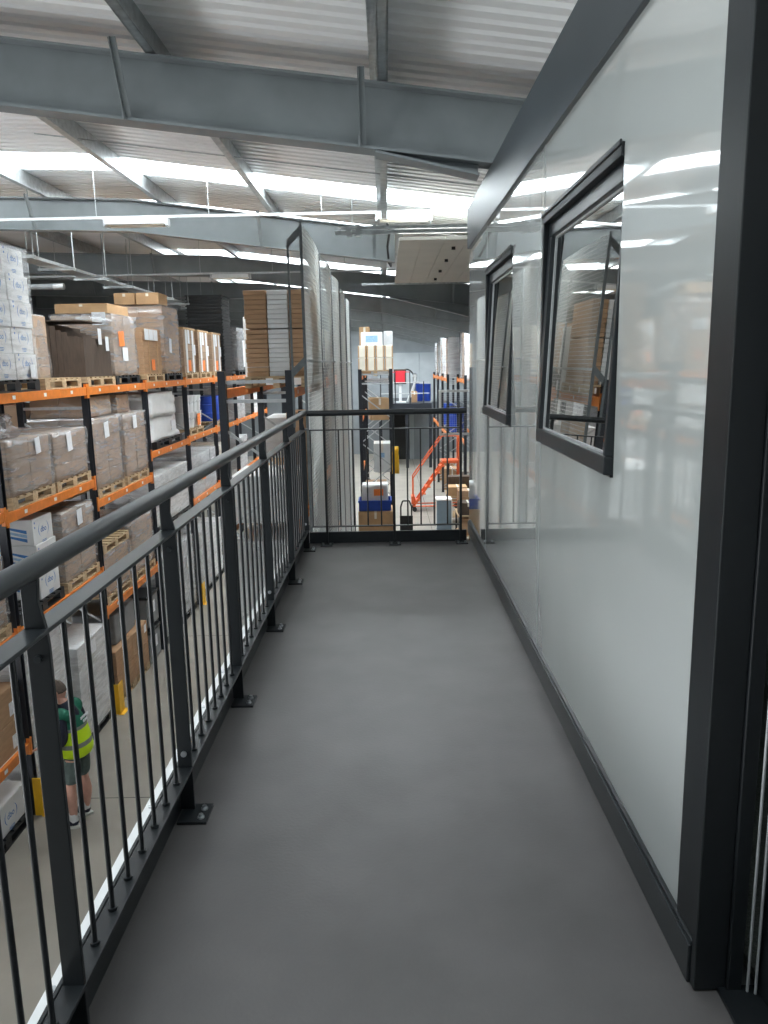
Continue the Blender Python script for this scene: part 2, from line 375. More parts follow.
# lowered cream board ceiling hung right of the fourth purlin
cb = MB()
for k in range(12): cb.box(.20+k*.30, .20+k*.30+.294, 10.56, 16.0, 3.085, 3.125)
struct(cb, 'ceiling_lining', 'cream')
hk = MB()
for y in (11.2, 12.5, 13.9, 15.2): hk.box(.93, .98, y-.02, y+.02, 3.045, 3.084)
struct(hk, 'ceiling_lining_clips', 'rubber')
hk = MB().box(-.45, 3.9, 16.02, 16.06, 3.06, 3.10)
for x in (.3, 2.0, 3.6): hk.tube((x, 16.04, 3.10), (x, 16.04, zroof(x)), .006, n=6).tube((x, 13.2, 3.12), (x, 13.2, zroof(x)), .006, n=6)
struct(hk, 'ceiling_lining_rail', 'galv')

# outer walls
struct(MB().box(-13.2, -13, -6, -5, FZ, 5.6).box(-13.2, -13, -5, 4.2, -.15, 5.6).box(-13.2, -13, 4.2, 47.2, FZ, 5.6), 'wall_left', 'dark_wall')  # low gap beside the deck is added, unseen, to admit the fill lamp
struct(MB().box(5, 5.2, -6, 47.2, FZ, 3.2), 'wall_right.001', 'dark_wall')
struct(MB().box(-13, 5, -6.2, -6, FZ, 5.6), 'wall_front', 'grey_wall')
bw = MB().box(-13, 5, 47, 47.2, FZ, 5.6); struct(bw, 'wall_back', 'grey_wall')
pp = MB()
for k in range(3): pp.box(.35+k*1.62, .35+k*1.62+1.6, 46.9, 46.998, -.75, 2.15)
struct(pp, 'trim_3', 'pale_wall')

# ------------------------------------------------------------------ railings
SK = .0060                                        # the left rail closes in a touch towards the far end
RA = thing('guard_rail', 'long black steel guard rail along the open left edge of the deck', 'railing', (-.700, 1.0, 0), -SK)
def rl(name, mb, m='anthracite', par=RA, **k): return mb.build(name, m, par, **k)
YF = DEND-.045-1.0                                 # local end of the left rail
YS = -2.0
rl('handrail', MB().tube((-.027, YS, 1.128), (-.027, YF+.02, 1.128), .0245, n=20), 'anthracite_trim')
rl('mid_rail', MB().box(-.051, .001, YS, YF, .994, 1.004), 'anthracite_trim', bevel=.002)
rl('bottom_rail', MB().box(-.051, .001, YS, YF, .160, .170).box(-.062, -.052, YS, YF, -.002, .172), bevel=.0015)
PY = [1.52, 2.48, 3.395, 4.41, 5.40, 6.38]
PYL = [-.41-1+1.0]+[y-1.0 for y in PY]
for y in PYL:
    prof = [(-.0495, 1.108), (-.0495, .012), (-.0015, .012), (-.0015, .965), (-.004, 1.0), (-.016, 1.06), (-.012, 1.108)]
    p = rl('post', MB().prism(prof, y-.008, y+.005), bevel=.002)
    MB().box(-.045, .055, y-.085, y+.03, 0, .010).build('foot_plate', 'anthracite', p, bevel=.001)
    for dy in (-.058, -.006):
        MB().tube((.032, y+dy, .010), (.032, y+dy, .015), .012, n=12).tube((.032, y+dy, .015), (.032, y+dy, .024), .008, n=6).build('bolt', 'bolt', p)
    if y > .5 and PYL.index(y) % 2 == 0: MB().tube((-.026, y-.015, .22), (-.026, y-.008, .22), .010, n=12).build('bolt', 'bolt', p)
    MB().tube((-.026, y-.015, .94), (-.026, y-.008, .94), .008, n=12).build('bolt', 'anthracite_trim', p)
nb = 7
for a, b in zip(PYL, PYL[1:]):
    for k in range(1, nb+1):
        y = a+(b-a)*k/(nb+1)
        if y < -.8: continue
        rl('baluster', MB().tube((-.025, y, .170), (-.025, y, .994), .0068, n=8).tube((-.025, y, .170), (-.025, y, .178), .0118, n=10))
for k in range(1, 4):
    y = PYL[-1]+(YF-PYL[-1])*k/4
    rl('baluster', MB().tube((-.025, y, .170), (-.025, y, .994), .0068, n=8).tube((-.025, y, .170), (-.025, y, .178), .0118, n=10))

RB = thing('guard_rail', 'short black guard rail closing the far end of the deck', 'railing', (0, DEND, 0))
def rb(name, mb, m='anthracite', **k): return mb.build(name, m, RB, **k)
rb('handrail', MB().tube((-.748, 0, 1.122), (.672, 0, 1.122), .0245, n=16))
rb('mid_rail', MB().box(-.664, .622, -.022, .022, .976, .986), 'anthracite_trim', bevel=.002)
rb('bottom_rail', MB().box(-.664, .622, -.022, .022, .142, .150), 'anthracite_trim', bevel=.002)
rb('toe_board', MB().box(-.690, .672, -.012, .012, -.0, .098), bevel=.002)
for x in (-.535, .05, .622):
    p = rb('post', MB().box(x-.009, x+.009, -.030, .030, .0, 1.10), bevel=.002)
    MB().box(x-.05, x+.05, -.14, -.0135, 0, .008).build('foot_plate', 'anthracite', p)
    for dx in (-.03, .03): MB().tube((x+dx, -.10, .008), (x+dx, -.10, .02), .009, n=6).build('bolt', 'bolt', p)
for x in (-.655, -.415, -.298, -.178, -.062, .166, .280, .394, .508):
    rb('baluster', MB().tube((x, 0, .150), (x, 0, .976), .0065, n=8))

# ------------------------------------------------------------------ pallets, racks, guards
def pallet_proto(name, label, m, L=1.2, Wd=1.0):
    r = thing(name, label, 'pallet')
    tdk = MB(); n = 7
    for k in range(n):
        y = -L/2+k*(L-.1)/(n-1); tdk.box(-Wd/2, Wd/2, y, y+.1, .120, .142)
    for x in (-Wd/2, -.05, Wd/2-.1): tdk.box(x, x+.1, -L/2, L/2, .100, .1198)
    tdk.build('top_deck', m, r)
    for x in (-Wd/2, -.05, Wd/2-.1):
        b = MB().box(x, x+.1, -L/2, L/2, 0, .020)
        for y in (-L/2, -.07, L/2-.14): b.box(x, x+.1, y, y+.14, .0202, .0998)
        b.build('bearer', m, r)
    return r
PROT = {'wood': pallet_proto('wooden_pallet', None, 'wood'), 'black': pallet_proto('plastic_pallet', None, 'black_plastic')}
_pused = {'wood': False, 'black': False}
def pallet(kind, x, y, z, label, group=None, sx=1.0, sy=1.0, rzv=0):
    if not _pused[kind]: o = PROT[kind]; _pused[kind] = True
    else: o = copy_tree(PROT[kind])
    o.location = (x, y, z+.003); o.scale = (sx, sy, 1); o.rotation_euler = (0, 0, rzv)
    o['label'] = label; o['category'] = 'pallet'
    o['group'] = group or 'pallets on the racking'
    return o

def rack(label, xf, depth, ups, levels, ztop=1.33, brace_from=0, mirror=1, beam_rear=True, guards=True):
    """xf: face towards the aisle; depth measured away from it (mirror=1 means towards -x)"""
    r = thing('pallet_rack', label, 'pallet rack', (xf, ups[0], FZ), 0, 'pallet racks')
    xr = -mirror*depth; H = ztop-FZ
    for y in ups:
        u = MB(); yy = y-ups[0]
        for x in (0, xr):
            a, b = (x-.045, x+.045) if 0 else ((-.09, 0) if x == 0 else (xr, xr+.09))
            if mirror < 0: a, b = -b, -a
            if mirror < 0 and x == 0: a, b = 0, .09
            if mirror < 0 and x != 0: a, b = xr-.09, xr
            u.box(a, b, yy-.045, yy-.035, .008, H).box(a, b, yy+.035, yy+.045, .008, H).box(a+.002 if x == 0 else b-.012, a+.012 if x == 0 else b-.002, yy-.035, yy+.035, .008, H)
            u.box(a-.02, b+.02, yy-.06, yy+.06, 0, .008)
        ob = u.build('upright_frame', 'black_post', r)
        br = MB(); x0, x1 = -mirror*.05, xr+mirror*.05; z = .25; s = 0
        br.bar((x0, yy, .2), (x1, yy, .2), .03, .03)
        while z+.62 < H-.35:
            a, b = (x0, x1) if s % 2 == 0 else (x1, x0)
            br.bar((a, yy-.012, z), (b, yy-.012, z+.6), .028, .028); z += .62; s += 1
        br.bar((x0, yy, H-.13), (x1, yy, H-.13), .03, .04); br.bar((x0, yy, H-.36), (x1, yy, H-.36), .03, .04)
        br.build('brace', 'galv_matt', ob)
    for b, (a, c) in enumerate(zip(ups, ups[1:])):
        for z in levels[b]:
            zz = z-FZ
            for rear in ((0, 1) if beam_rear else (0,)):
                x0 = (xr+.02*mirror if rear else -.045*mirror-.0); x1 = x0+mirror*.045
                if not rear: x0, x1 = -.05*mirror, 0
                else: x0, x1 = xr, xr+mirror*.05
                lo, hi = min(x0, x1), max(x0, x1)
                bm_ = MB().box(lo, hi, a-ups[0]+.05, c-ups[0]-.05, zz-.115, zz)
                ob = bm_.build('beam', 'orange', r, bevel=.004)
                if not rear:
                    for yv in (a-ups[0]+.047, c-ups[0]-.047):
                        s_ = 1 if yv < (a+c)/2-ups[0] else -1
                        cn = MB(); cn.box(hi-.04 if mirror > 0 else lo-.005, hi+.005 if mirror > 0 else lo+.04, yv-.05 if s_ > 0 else yv, yv if s_ > 0 else yv+.05, zz-.16, zz+.05)
                        cn.build('beam_connector', 'orange', ob)
                    st = MB()
                    for k in range(3):
                        yv = a-ups[0]+.45+k*.85; xx = hi if mirror > 0 else lo
                        st.box(xx-.0005 if mirror > 0 else xx-.0015, xx+.0015 if mirror > 0 else xx+.0005, yv, yv+.075, zz-.075, zz-.03)
                    st.build('bay_sticker', 'paper', ob)
    return r

XF = -4.35
UPS = [5.85+.02, 8.70, 11.48, 14.30, 17.15, 20.0, 22.85, 25.7, 28.55]
LV = [[1.27, -.05, -1.47, -2.85], [1.27, -.08, -1.47], [1.27, -.41, -2.10], [1.27, 0.0, -1.60], [1.27, .02, -1.40], [1.27, 0, -1.5], [1.27, 0, -1.5], [1.27, 0, -1.5]]
rack('long pallet rack with orange beams and black posts facing the left side of the deck', XF, 1.05, UPS, LV)
UPB = [5.87, 8.70, 11.48, 14.30, 17.15, 20.0, 22.85]
rack('orange beamed pallet rack standing back to back behind the long rack', -5.62, 1.05, UPB, [[1.27, -.08, -1.47]]*6)
rack('pallet rack behind the wire mesh, its braced end frame facing the deck', -1.12, .90, [9.5, 12.33, 15.16, 17.99], [[1.25, -.45, -2.1]]*3, ztop=1.47)
rack('black framed rack in the aisle ahead with cream cartons on top', .16, .87, [20.0, 22.8, 25.6], [[1.22, .10, -1.25, -2.5]]*2, ztop=1.40)

for k, (y, lb) in enumerate(((8.775, 'yellow post guard behind the person in the hi vis vest'), (11.56, 'yellow post guard between the white wrapped load and the brown floor cartons'), (17.24, 'yellow post guard further along the long rack'), (22.94, 'farthest yellow post guard, seen behind the braced end frame'))):
    g = thing('post_guard', lb, 'post guard', (XF+.085, y, FZ), 0, 'yellow post guards')
    MB().box(.0, .012, -.16, .05, .008, .50).box(-.09, .0, -.16, -.148, .008, .50).build('shield', 'yellow', g, bevel=.003)
    MB().box(-.012, .07, -.17, .09, 0, .008).build('foot_plate', 'yellow', g)

# printed mark on the white cartons: brackets round short letters, small lines above and below
def text_mesh(s, size, m, ext=.0006):
    cu = bpy.data.curves.new('mark', 'FONT'); cu.body = s; cu.size = size; cu.extrude = ext; cu.align_x = 'CENTER'; cu.align_y = 'CENTER'
    o = bpy.data.objects.new('mark', cu); col.objects.link(o); dg = bpy.context.evaluated_depsgraph_get()
    me = bpy.data.meshes.new_from_object(o.evaluated_get(dg)); bpy.data.objects.remove(o); me.materials.clear(); me.materials.append(MT[m]); return me
def logo_mesh(wd):
    """in the y-z plane facing +x, centred"""
    tm = text_mesh('dbo', wd*.36, 'blue_ink')
    mb = MB(); mb.v = [(v.co.z, v.co.x, v.co.y) for v in tm.vertices]; mb.f = [tuple(p.vertices) for p in tm.polygons]; mb.sm = [False]*len(mb.f)
    for s in (-1, 1):
        n = 12; vs = []
        for k in range(n+1):
            t = -.95+1.9*k/n
            for rr, th in ((1, 0), (.90 if 0 else 1-.11*math.cos(t*1.45), 0)): vs.append((.0006, s*wd*.5*(rr*math.cos(t)*1.0), wd*.36*math.sin(t)))
        mb.add(vs, [(2*k, 2*k+2, 2*k+3, 2*k+1) for k in range(n)])
    for (z, w_) in ((-.47, .42), (-.53, .42), (-.59, .30)): mb.box(0, .0006, -wd*w_/2, wd*w_/2, wd*z-.004, wd*z+.004)
    for k in range(2): mb.box(0, .0006, -wd*.80-.012, -wd*.80+.012, wd*(.18+k*.2)-.012, wd*(.18+k*.2)+.012)
    return mb.mesh('printed_mark', 'blue_ink')
LOGO = {}
def logo(parent, x, y, z, wd, face='x', yaw=0):
    if wd not in LOGO: LOGO[wd] = logo_mesh(wd)
    o = link('printed_mark', LOGO[wd], parent); o.location = (x, y, z); o.rotation_euler = (0, 0, 0 if face == 'x' else -PI/2); return o
def label_sheet(parent, x, y, z, wy, hz, m='paper', face='x', tilt=0, name='paper_label'):
    o = MB().box(-.001, .001, -wy/2, wy/2, -hz/2, hz/2).build(name, m, parent); o.location = (x, y, z)
    o.rotation_euler = (tilt, 0, 0) if face == 'x' else (0, tilt, -PI/2); return o

def wrapped_load(label, x0, x1, y0, y1, z0, z1, m='card', tiers=3, ny=2, tags=(), film=True, group='wrapped loads on the racking', seed=None, amp=.012, cap=None, taper=0.0, name='wrapped_load', cat='wrapped pallet load'):
    seed = seed if seed is not None else int(abs(y0*131+z0*977+x0*53)) % 9999
    r = thing(name, label, cat, ((x0+x1)/2, (y0+y1)/2, z0), 0, group)
    hx, hy, H = (x1-x0)/2, (y1-y0)/2, z1-z0; g = .004; rr = random.Random(seed)
    for t in range(tiers):
        for k in range(ny):
            a = -hy+k*2*hy/ny+g; b = -hy+(k+1)*2*hy/ny-g; dx = rr.uniform(-.012, .004)
            for s in range(2):
                xa, xb = (-hx, -g) if s == 0 else (g, hx)
                MB().box(xa+(dx if s else 0), xb+(dx if s else 0), a, b, H*t/tiers+(.003 if t else 0), H*(t+1)/tiers).build('carton', m, r, bevel=.006, seg=1)
    if film:
        o = link('stretch_film', wob_box(-hx-.016, hx+.016, -hy-.016, hy+.016, .004, H+.018, amp*.6, seed, taper=taper), r); o.data.materials.append(MT['wrap_pale' if 'white' in m or 'cream' in m or m == 'grey_card' else 'wrap'])
    if cap:
        cm, ch = cap; MB().box(-hx*.96, hx*.96, -hy*.96, hy*.96, H+.02, H+.02+ch).build('top_sheet', cm, r, bevel=.004)
    for (f, u, v, wy, hz, mm) in tags:
        if f == 'x': label_sheet(r, hx+.026, -hy+2*hy*u, H*v, wy, hz, mm, 'x', rr.uniform(-.12, .12))
        else: label_sheet(r, -hx+2*hx*u, -hy-.026, H*v, wy, hz, mm, 'y', rr.uniform(-.1, .1))
    return r
def carton(label, x0, x1, y0, y1, z0, z1, m='card_light', group=None, tape=True, rot=0, tags=(), logos=(), cat='carton', name='carton_box', parent=None, swoosh=False):
    r = thing(name, label, cat, ((x0+x1)/2, (y0+y1)/2, z0), rot, group)
    hx, hy, H = (x1-x0)/2, (y1-y0)/2, z1-z0
    MB().box(-hx, hx, -hy, hy, 0, H).build('body', m, r, bevel=.008, seg=2)
    fl_ = MB().box(-hx+.01, -.003, -hy+.006, hy-.006, H, H+.004).box(.003, hx-.01, -hy+.006, hy-.006, H, H+.004); fl_.build('flap', m, r)
    if tape: MB().box(-.028, .028, -hy+.004, hy-.004, H+.0042, H+.0052).box(-.028, .028, -hy-.0012, -hy-.0002, H*.7, H-.01).build('tape', 'cream_card', r)
    for (f, u, v, wy, hz, mm) in tags:
        if f == 'x': label_sheet(r, hx+.0015, -hy+2*hy*u, H*v, wy, hz, mm)
        else: label_sheet(r, -hx+2*hx*u, -hy-.0015, H*v, wy, hz, mm, 'y')
    for (f, u, v, wd) in logos:
        if f == 'x': logo(r, hx+.001, -hy+2*hy*u, H*v, wd)
        else: logo(r, -hx+2*hx*u, -hy-.001, H*v, wd, 'y')
    if swoosh:
        for k in range(3):
            mb = MB(); n = 10; vs = []
            for i in range(n+1):
                t = i/n; x = -hx*.35+hx*1.15*t; z = H*(.93-.17*k)-H*.34*(t**.75)-.02*t; th = .004+.018*t
                vs += [(x, -hy-.0012, z-th), (x, -hy-.0012, z+th)]
            mb.add(vs, [(2*i, 2*i+2, 2*i+3, 2*i+1) for i in range(n)]).build('printed_swoosh', 'blue_ink' if k != 1 else 'pale_ink', r)
    return r

# ---------------- long rack, top level (z 1.27)
T = 1.27; PZ = .147; XP = -4.87                    # pallet centre line
X0, X1 = -5.37, -4.39                              # load faces
pallet('black', XP, 9.36, T, 'black plastic pallet under the white stack at the left edge of the picture')
A = thing('wrapped_carton_stack', 'tall film wrapped stack of white cartons with blue bracketed print on the top level', 'carton stack', (XP, 9.39, T+PZ), 0, 'wrapped loads on the racking')
for t in range(5):
    for k in range(2):
        for s in range(2):
            dx = [0.0, -.02, .0, -.015, -.05][t]+(.004 if k else 0); y0 = -.56+k*.565; sh = 0
            c = MB().box(-.48+dx+s*.485, -.48+dx+s*.485+.48, y0+sh, y0+.555+sh, t*.308, t*.308+.304).build('carton', 'card_white', A, bevel=.008, seg=2)
            if s == 1: logo(c, .486+dx, y0+.30+sh, t*.308+.19, .27)
            if k == 0: logo(c, -.24+dx+s*.485, y0-.001+sh, t*.308+.19, .27, 'y')
o = link('stretch_film', wob_box(-.50, .50, -.60, .60, .005, 1.56, .006, 3, taper=.03), A); o.data.materials.append(MT['wrap_pale'])
label_sheet(A, .515, .38, .10, .13, .16)
pallet('wood', XP, 10.72, T, 'wooden pallet beside the black pallet on the top level, dark sheets to its right')
wrapped_load('brown film wrapped load with pale crumpled top between the white stack and dark sheets', -5.37, -4.78, 10.16, 11.28, T+PZ, 2.26, 'card_grey', 3, 2, seed=11, amp=.03, taper=.1)
# dark flat cardboard standing on edge
pallet('wood', XP, 12.16, T, 'wooden pallet under the dark upright cardboard sheets on the top level')
C = thing('cardboard_sheet_pack', 'pack of dark bent cardboard sheets standing upright on the top level', 'cardboard pack', (XP, 12.16, T+PZ), 0, 'wrapped loads on the racking')
for k in range(11):
    x = -.46+k*.085; h = .66+.10*math.sin(k*.5)+.02*(k % 2); n = 8; vs = []
    for i in range(n+1):
        yy = -.56+1.12*i/n; bow = .030*math.sin(i/n*PI*1.0+k*.3)
        for (dx, zz) in ((0, .0), (0, h), (.079, .0), (.079, h)): vs.append((x+bow+dx, yy, zz))
    fs = []
    for i in range(n):
        a, b = 4*i, 4*i+4; fs += [(a, a+1, b+1, b), (a+2, b+2, b+3, a+3), (a+1, a+3, b+3, b+1), (a, b, b+2, a+2)]
    fs += [(0, 2, 3, 1), (4*n, 4*n+1, 4*n+3, 4*n+2)]
    MB().add(vs, fs).build('sheet', 'card_dark', C)
MB().box(-.50, .46, -.58, .30, .80, .815).build('cover_sheet', 'card_dark', C)
MB().box(-.05, .50, -.575, .575, .0, .16).build('corner_tray', 'card', C, bevel=.004) if 0 else None
label_sheet(C, .475, .12, .60, .14, .24); label_sheet(C, .475, .42, .50, .14, .22)
pallet('black', XP, 13.42, T, 'black pallet under the crumpled film load with an orange label')
Dl = wrapped_load('film wrapped carton load with an orange label, loose film at its foot', X0, X1, 12.86, 13.98, T+PZ, 2.38, 'card_grey', 3, 2, tags=(('x', .30, .62, .26, .24, 'orange_paper'), ('x', .42, .36, .26, .22, 'paper'), ('y', .80, .94, .22, .2, 'paper')), seed=21, amp=.04, taper=-.02)
carton('long flat pale carton lying on the film load beside the dark sheets', -5.30, -4.45, 12.88, 13.9, 2.41, 2.56, 'card_light', 'cartons on the racking')
pallet('wood', XP, 15.02, T, 'wooden pallet under the bundled brown flats with a row of white labels')
E1 = thing('flat_carton_bundle', 'brown bundled flat cartons with a row of white labels and one orange label', 'carton bundle', (XP, 15.02, T+PZ), 0, 'wrapped loads on the racking')
for k in range(17): MB().box(-.48, .46+.008*((k*7) % 3), -.57, .57, k*.0495, k*.0495+.046).build('flat_carton', 'card', E1)
for k in range(3): label_sheet(E1, .487, -.36+k*.28, .72, .26, .20)
label_sheet(E1, .487, -.05, .17, .20, .2, 'orange_paper')
for k, yy in enumerate((-.30, .25)): MB().box(.480, .487, yy, yy+.05, 0, .845).build('strap', 'card_light', E1)
pallet('black', XP, 16.38, T, 'black pallet under the tall brown cartons on the top level')
E2 = wrapped_load('tall load of big brown cartons with clear film down its aisle side', X0, X1, 15.84, 16.94, T+PZ, 2.73, 'card', 2, 2, tags=(('x', .3, .42, .16, .28, 'paper'),), seed=31, amp=.02)
for k, (xa, xb) in enumerate(((-5.34, -4.93), (-4.90, -4.46))):
    carton(['left of two light brown cartons on top of the tall brown carton load', 'right of two light brown cartons on top of the tall brown carton load'][k], xa, xb, 15.86, 16.5, 2.765, 2.985, 'card_light', 'cartons on the racking')
for k, y in enumerate((17.85, 19.22, 20.7)):
    pallet('wood', XP, y, T, 'wooden pallet under the %s strapped stack with an orange label' % ['nearest', 'middle', 'farthest'][k])
    F = thing('strapped_carton_stack', ['nearest of three grey brown strapped stacks with white strips and orange labels', 'middle one of three grey brown strapped stacks with white strips and orange labels', 'farthest of three grey brown strapped stacks, black pallets rising behind'][k], 'carton stack', (XP, y, T+PZ), 0, 'strapped stacks with orange labels')
    for t in range(6): MB().box(-.48, .47, -.52, .52, t*.155, t*.155+.150).build('carton', 'card_grey', F, bevel=.006, seg=1)
    MB().box(-.49, .485, -.53, .53, .931, .975).build('lid', 'card_light', F, bevel=.005)
    for yy in (-.34, .22): MB().box(.472, .480, yy, yy+.15, 0, .93).build('edge_strip', 'white_plastic', F)
    label_sheet(F, .486, -.09, .78, .17, .3); label_sheet(F, .486, .42, .5, .12, .24); label_sheet(F, .486, -.1, .15, .24, .24, 'orange_paper')
# tall stack of black plastic pallets
tray0 = thing('plastic_tray', 'black plastic tray in the tall dark stack on the top level', 'tray', (0, 0, 0), 0, 'black trays in one stack')
MB().box(-.47, .47, -.52, .52, 0, .062).build('tray_body', 'black_plastic', tray0, bevel=.01, seg=1); MB().box(-.50, .50, -.55, .55, .062, .088).build('tray_rim', 'black_plastic', tray0, bevel=.006, seg=1)
for k in range(24):
    o = tray0 if k == 0 else copy_tree(tray0)
    o.location = (XP-.01+.006*((k*5) % 3-1), 22.2, T+.004+k*.090)
pallet('black', XP, 24.1, T, 'black pallet under the dark wrapped load beyond the black pallet stack')
wrapped_load('dark grey wrapped load with white end strip beyond the black pallet stack', X0, X1, 23.55, 24.65, T+PZ, 2.66, 'grey_plastic', 4, 2, tags=(('x', .85, .4, .3, .8, 'paper'),), seed=41)

# ---------------- second level
Z = -.08
pallet('wood', XP, 9.52, Z, 'wooden pallet under the nearer brown wrapped load on the second level', sy=1.0)
wrapped_load('nearer brown film wrapped load with a tilted label and bunched film on top', X0, X1, 8.94, 10.10, Z+PZ, .71, 'card_grey', 3, 2, tags=(('x', .66, .84, .14, .20, 'paper'),), seed=51, amp=.02)
o = link('film_bundle', wob_box(-5.3, -4.5, 8.95, 9.55, .74, 1.02, .05, 5, taper=.25)); o.data.materials.append(MT['wrap']); tag(o, 'bunched clear film and card lying on the nearer brown wrapped load', 'film bundle')
pallet('wood', XP, 10.78, Z, 'wooden pallet under the farther brown wrapped load on the second level')
wrapped_load('farther brown film wrapped load with an upright label, left of the black post', X0, X1, 10.20, 11.36, Z+PZ, .70, 'card_grey', 3, 2, tags=(('x', .42, .78, .16, .26, 'paper'),), seed=52, amp=.02)
Z = -.41
pallet('wood', XP, 12.22, Z, 'wooden pallet under the taller brown load right of the black post')
wrapped_load('tall brown wrapped load with a smaller wrapped tier on top right of the black post', X0, X1, 11.62, 12.80, Z+PZ, .79, 'card_grey', 4, 2, tags=(('x', .45, .82, .2, .24, 'paper'),), seed=53, amp=.02)
wrapped_load('small pale wrapped tier resting on the tall brown wrapped load', -5.30, -4.45, 11.66, 12.70, .82, 1.12, 'card_grey', 1, 2, seed=54, amp=.03, taper=.08)
pallet('wood', XP, 13.56, Z, 'wooden pallet under the narrower brown load before the white sacks')
wrapped_load('brown wrapped load with a square label just before the white wrapped sacks', X0, X1, 13.02, 14.18, Z+PZ, .77, 'card_grey', 4, 2, tags=(('x', .45, .86, .2, .22, 'paper'),), seed=55, amp=.015)
wrapped_load('short pale wrapped piece standing on the load before the white sacks', -5.2, -4.5, 13.1, 13.7, .80, 1.10, 'card_grey', 1, 1, seed=56, amp=.03, taper=.1)
Z = 0.0
pallet('black', XP, 15.70, Z, 'black pallet under the bulging white wrapped sacks', sy=1.55)
for k, (za, zb) in enumerate(((Z+PZ, .60), (.605, 1.05))):
    K = thing('bulk_sack', ['lower of two bulging white film wrapped sacks on the second level', 'upper of two bulging white film wrapped sacks on the second level'][k], 'sack', (XP, 15.6, za), 0, 'bulging white sacks')
    o = link('bag', wob_box(-.47, .45, -.95, .95 if k == 0 else .88, 0, zb-za, .028, 61+k, taper=.10), K); o.data.materials.append(MT['card_white'])
    MB().tube((.1, -.3, zb-za-.03), (.16, -.25, zb-za-.005), .05, .02).build('tie', 'card_white', K) if k else None
    MB().box(.435, .445, .45, .75, .12, .32).build('sack_label', 'paper', K) if k == 0 else None
Z = .02
pallet('wood', XP, 18.00, Z, 'wooden pallet under the white buckets on the second level', sy=1.1)
def bucket(lab, x, y, z):
    b = thing('bucket', lab, 'bucket', (x, y, z), 0, 'white buckets')
    MB().tube((0, 0, 0), (0, 0, .33), .145, .165, n=20).build('tub', 'white_plastic', b)
    MB().tube((0, 0, .33), (0, 0, .355), .174, n=20).build('lid', 'white_plastic', b)
    MB().path([(.17*math.cos(t), .17*math.sin(t), .25-.10*abs(math.sin(t))) for t in [-1.3+.26*i for i in range(11)]], .004, 6).build('handle', 'galv', b)
for t in range(2):
    for k in range(4):
        bucket('white lidded bucket in the %s row at the aisle side, beside the printed white boxes' % ('lower', 'upper')[t], -4.60, 17.62+k*.36+(.36 if 0 else 0)+.02, Z+PZ+t*.36)
for t in range(2):
    carton('white box with blue print standing behind the bucket stack, %s one' % ('lower', 'upper')[t], -5.25, -4.85, 17.5, 18.0, Z+PZ+t*.40, Z+PZ+t*.40+.385, 'card_white', 'cartons on the racking', tags=(('y', .5, .5, .25, .2, 'blue_ink'),))
ol = MB().box(-4.42, -4.418, 18.25, 18.55, Z+PZ+.03, Z+PZ+.30); tag(ol.build('orange_sign', 'orange_paper'), 'orange paper sheet taped to the front of the lower white buckets', 'paper sheet')
def drum(lab, x, y, z, m='blue_plastic', r=.28, h=.62, grp='plastic drums'):
    b = thing('drum', lab, 'drum', (x, y, z), 0, grp)
    mb = MB(); hs = [0, .04, .3*h, .32*h, .36*h, .64*h, .68*h, .70*h, h-.05, h]; rs = [r*.93, r, r, r*1.04, r, r, r*1.04, r, r, r*.9]
    for a, b2, c, d2 in zip(hs, hs[1:], rs, rs[1:]): mb.tube((0, 0, a), (0, 0, b2), c, d2, n=20, cap=False)
    mb.tube((0, 0, 0), (0, 0, .002), rs[0], n=20).build('body', m, b)
    MB().tube((0, 0, h-.03), (0, 0, h+.012), r*1.02, n=20).build('lid', m, b)
pallet('wood', XP, 20.75, .0, 'wooden pallet under the blue drums beyond the buckets')
drum('blue plastic drum left of the tall black end post on the second level', -4.68, 20.55, PZ); drum('second blue plastic drum, just beyond the first along the long rack', -4.68, 21.17, PZ)
wrapped_load('pale grey wrapped load beyond the blue drums on the second level', X0, X1, 23.1, 24.3, .004, .9, 'grey_card', 3, 2, seed=71)
wrapped_load('white wrapped load near the far end of the second level', X0, X1, 26.0, 27.2, .004, .8, 'card_white', 3, 2, seed=72)

# ---------------- third level
Z = -1.47
pallet('wood', XP, 7.98, Z, 'wooden pallet at the left picture edge under the glossy brown load')
wrapped_load('glossy brown wrapped load at the left picture edge, below the second level', X0, X1, 7.42, 8.56, Z+PZ, -.55, 'card_grey', 2, 2, seed=81, amp=.02)
pallet('black', XP, 9.48, Z, 'black plastic pallet under the two white printed cartons')
carton('lower white carton with blue bracketed print on the third level', -5.20, -4.40, 9.46, 10.04, Z+PZ, Z+PZ+.355, 'card_white', 'white printed cartons', logos=(('x', .52, .55, .30),), swoosh=True)
carton('upper white carton with blue swoosh print and bracketed print on the third level', -5.22, -4.42, 9.42, 9.98, Z+PZ+.362, -.34-.50+.09, 'card_white', 'white printed cartons', logos=(), swoosh=True) if 0 else None
carton('middle white carton between two printed white cartons on the third level', -5.20, -4.40, 9.46, 10.04, Z+PZ+.362, Z+PZ+.70, 'card_white', 'white printed cartons', swoosh=True, logos=(('x', .52, .5, .30),))
carton('topmost white carton with blue swooshes and bracketed print on the third level', -5.22, -4.41, 9.44, 10.00, Z+PZ+.708, -.30, 'card_white', 'white printed cartons', logos=(('x', .52, .5, .30),), swoosh=True)
pallet('wood', XP, 10.80, Z, 'wooden pallet under the brown load right of the white printed cartons')
wrapped_load('brown wrapped load with a white label right of the white printed cartons', X0, X1, 10.24, 11.36, Z+PZ, -.38, 'card_grey', 3, 2, tags=(('x', .50, .86, .18, .22, 'paper'),), seed=82, amp=.02)
Z = -2.10
pallet('wood', XP, 12.20, Z, 'wooden pallet under the load that carries another pallet on top')
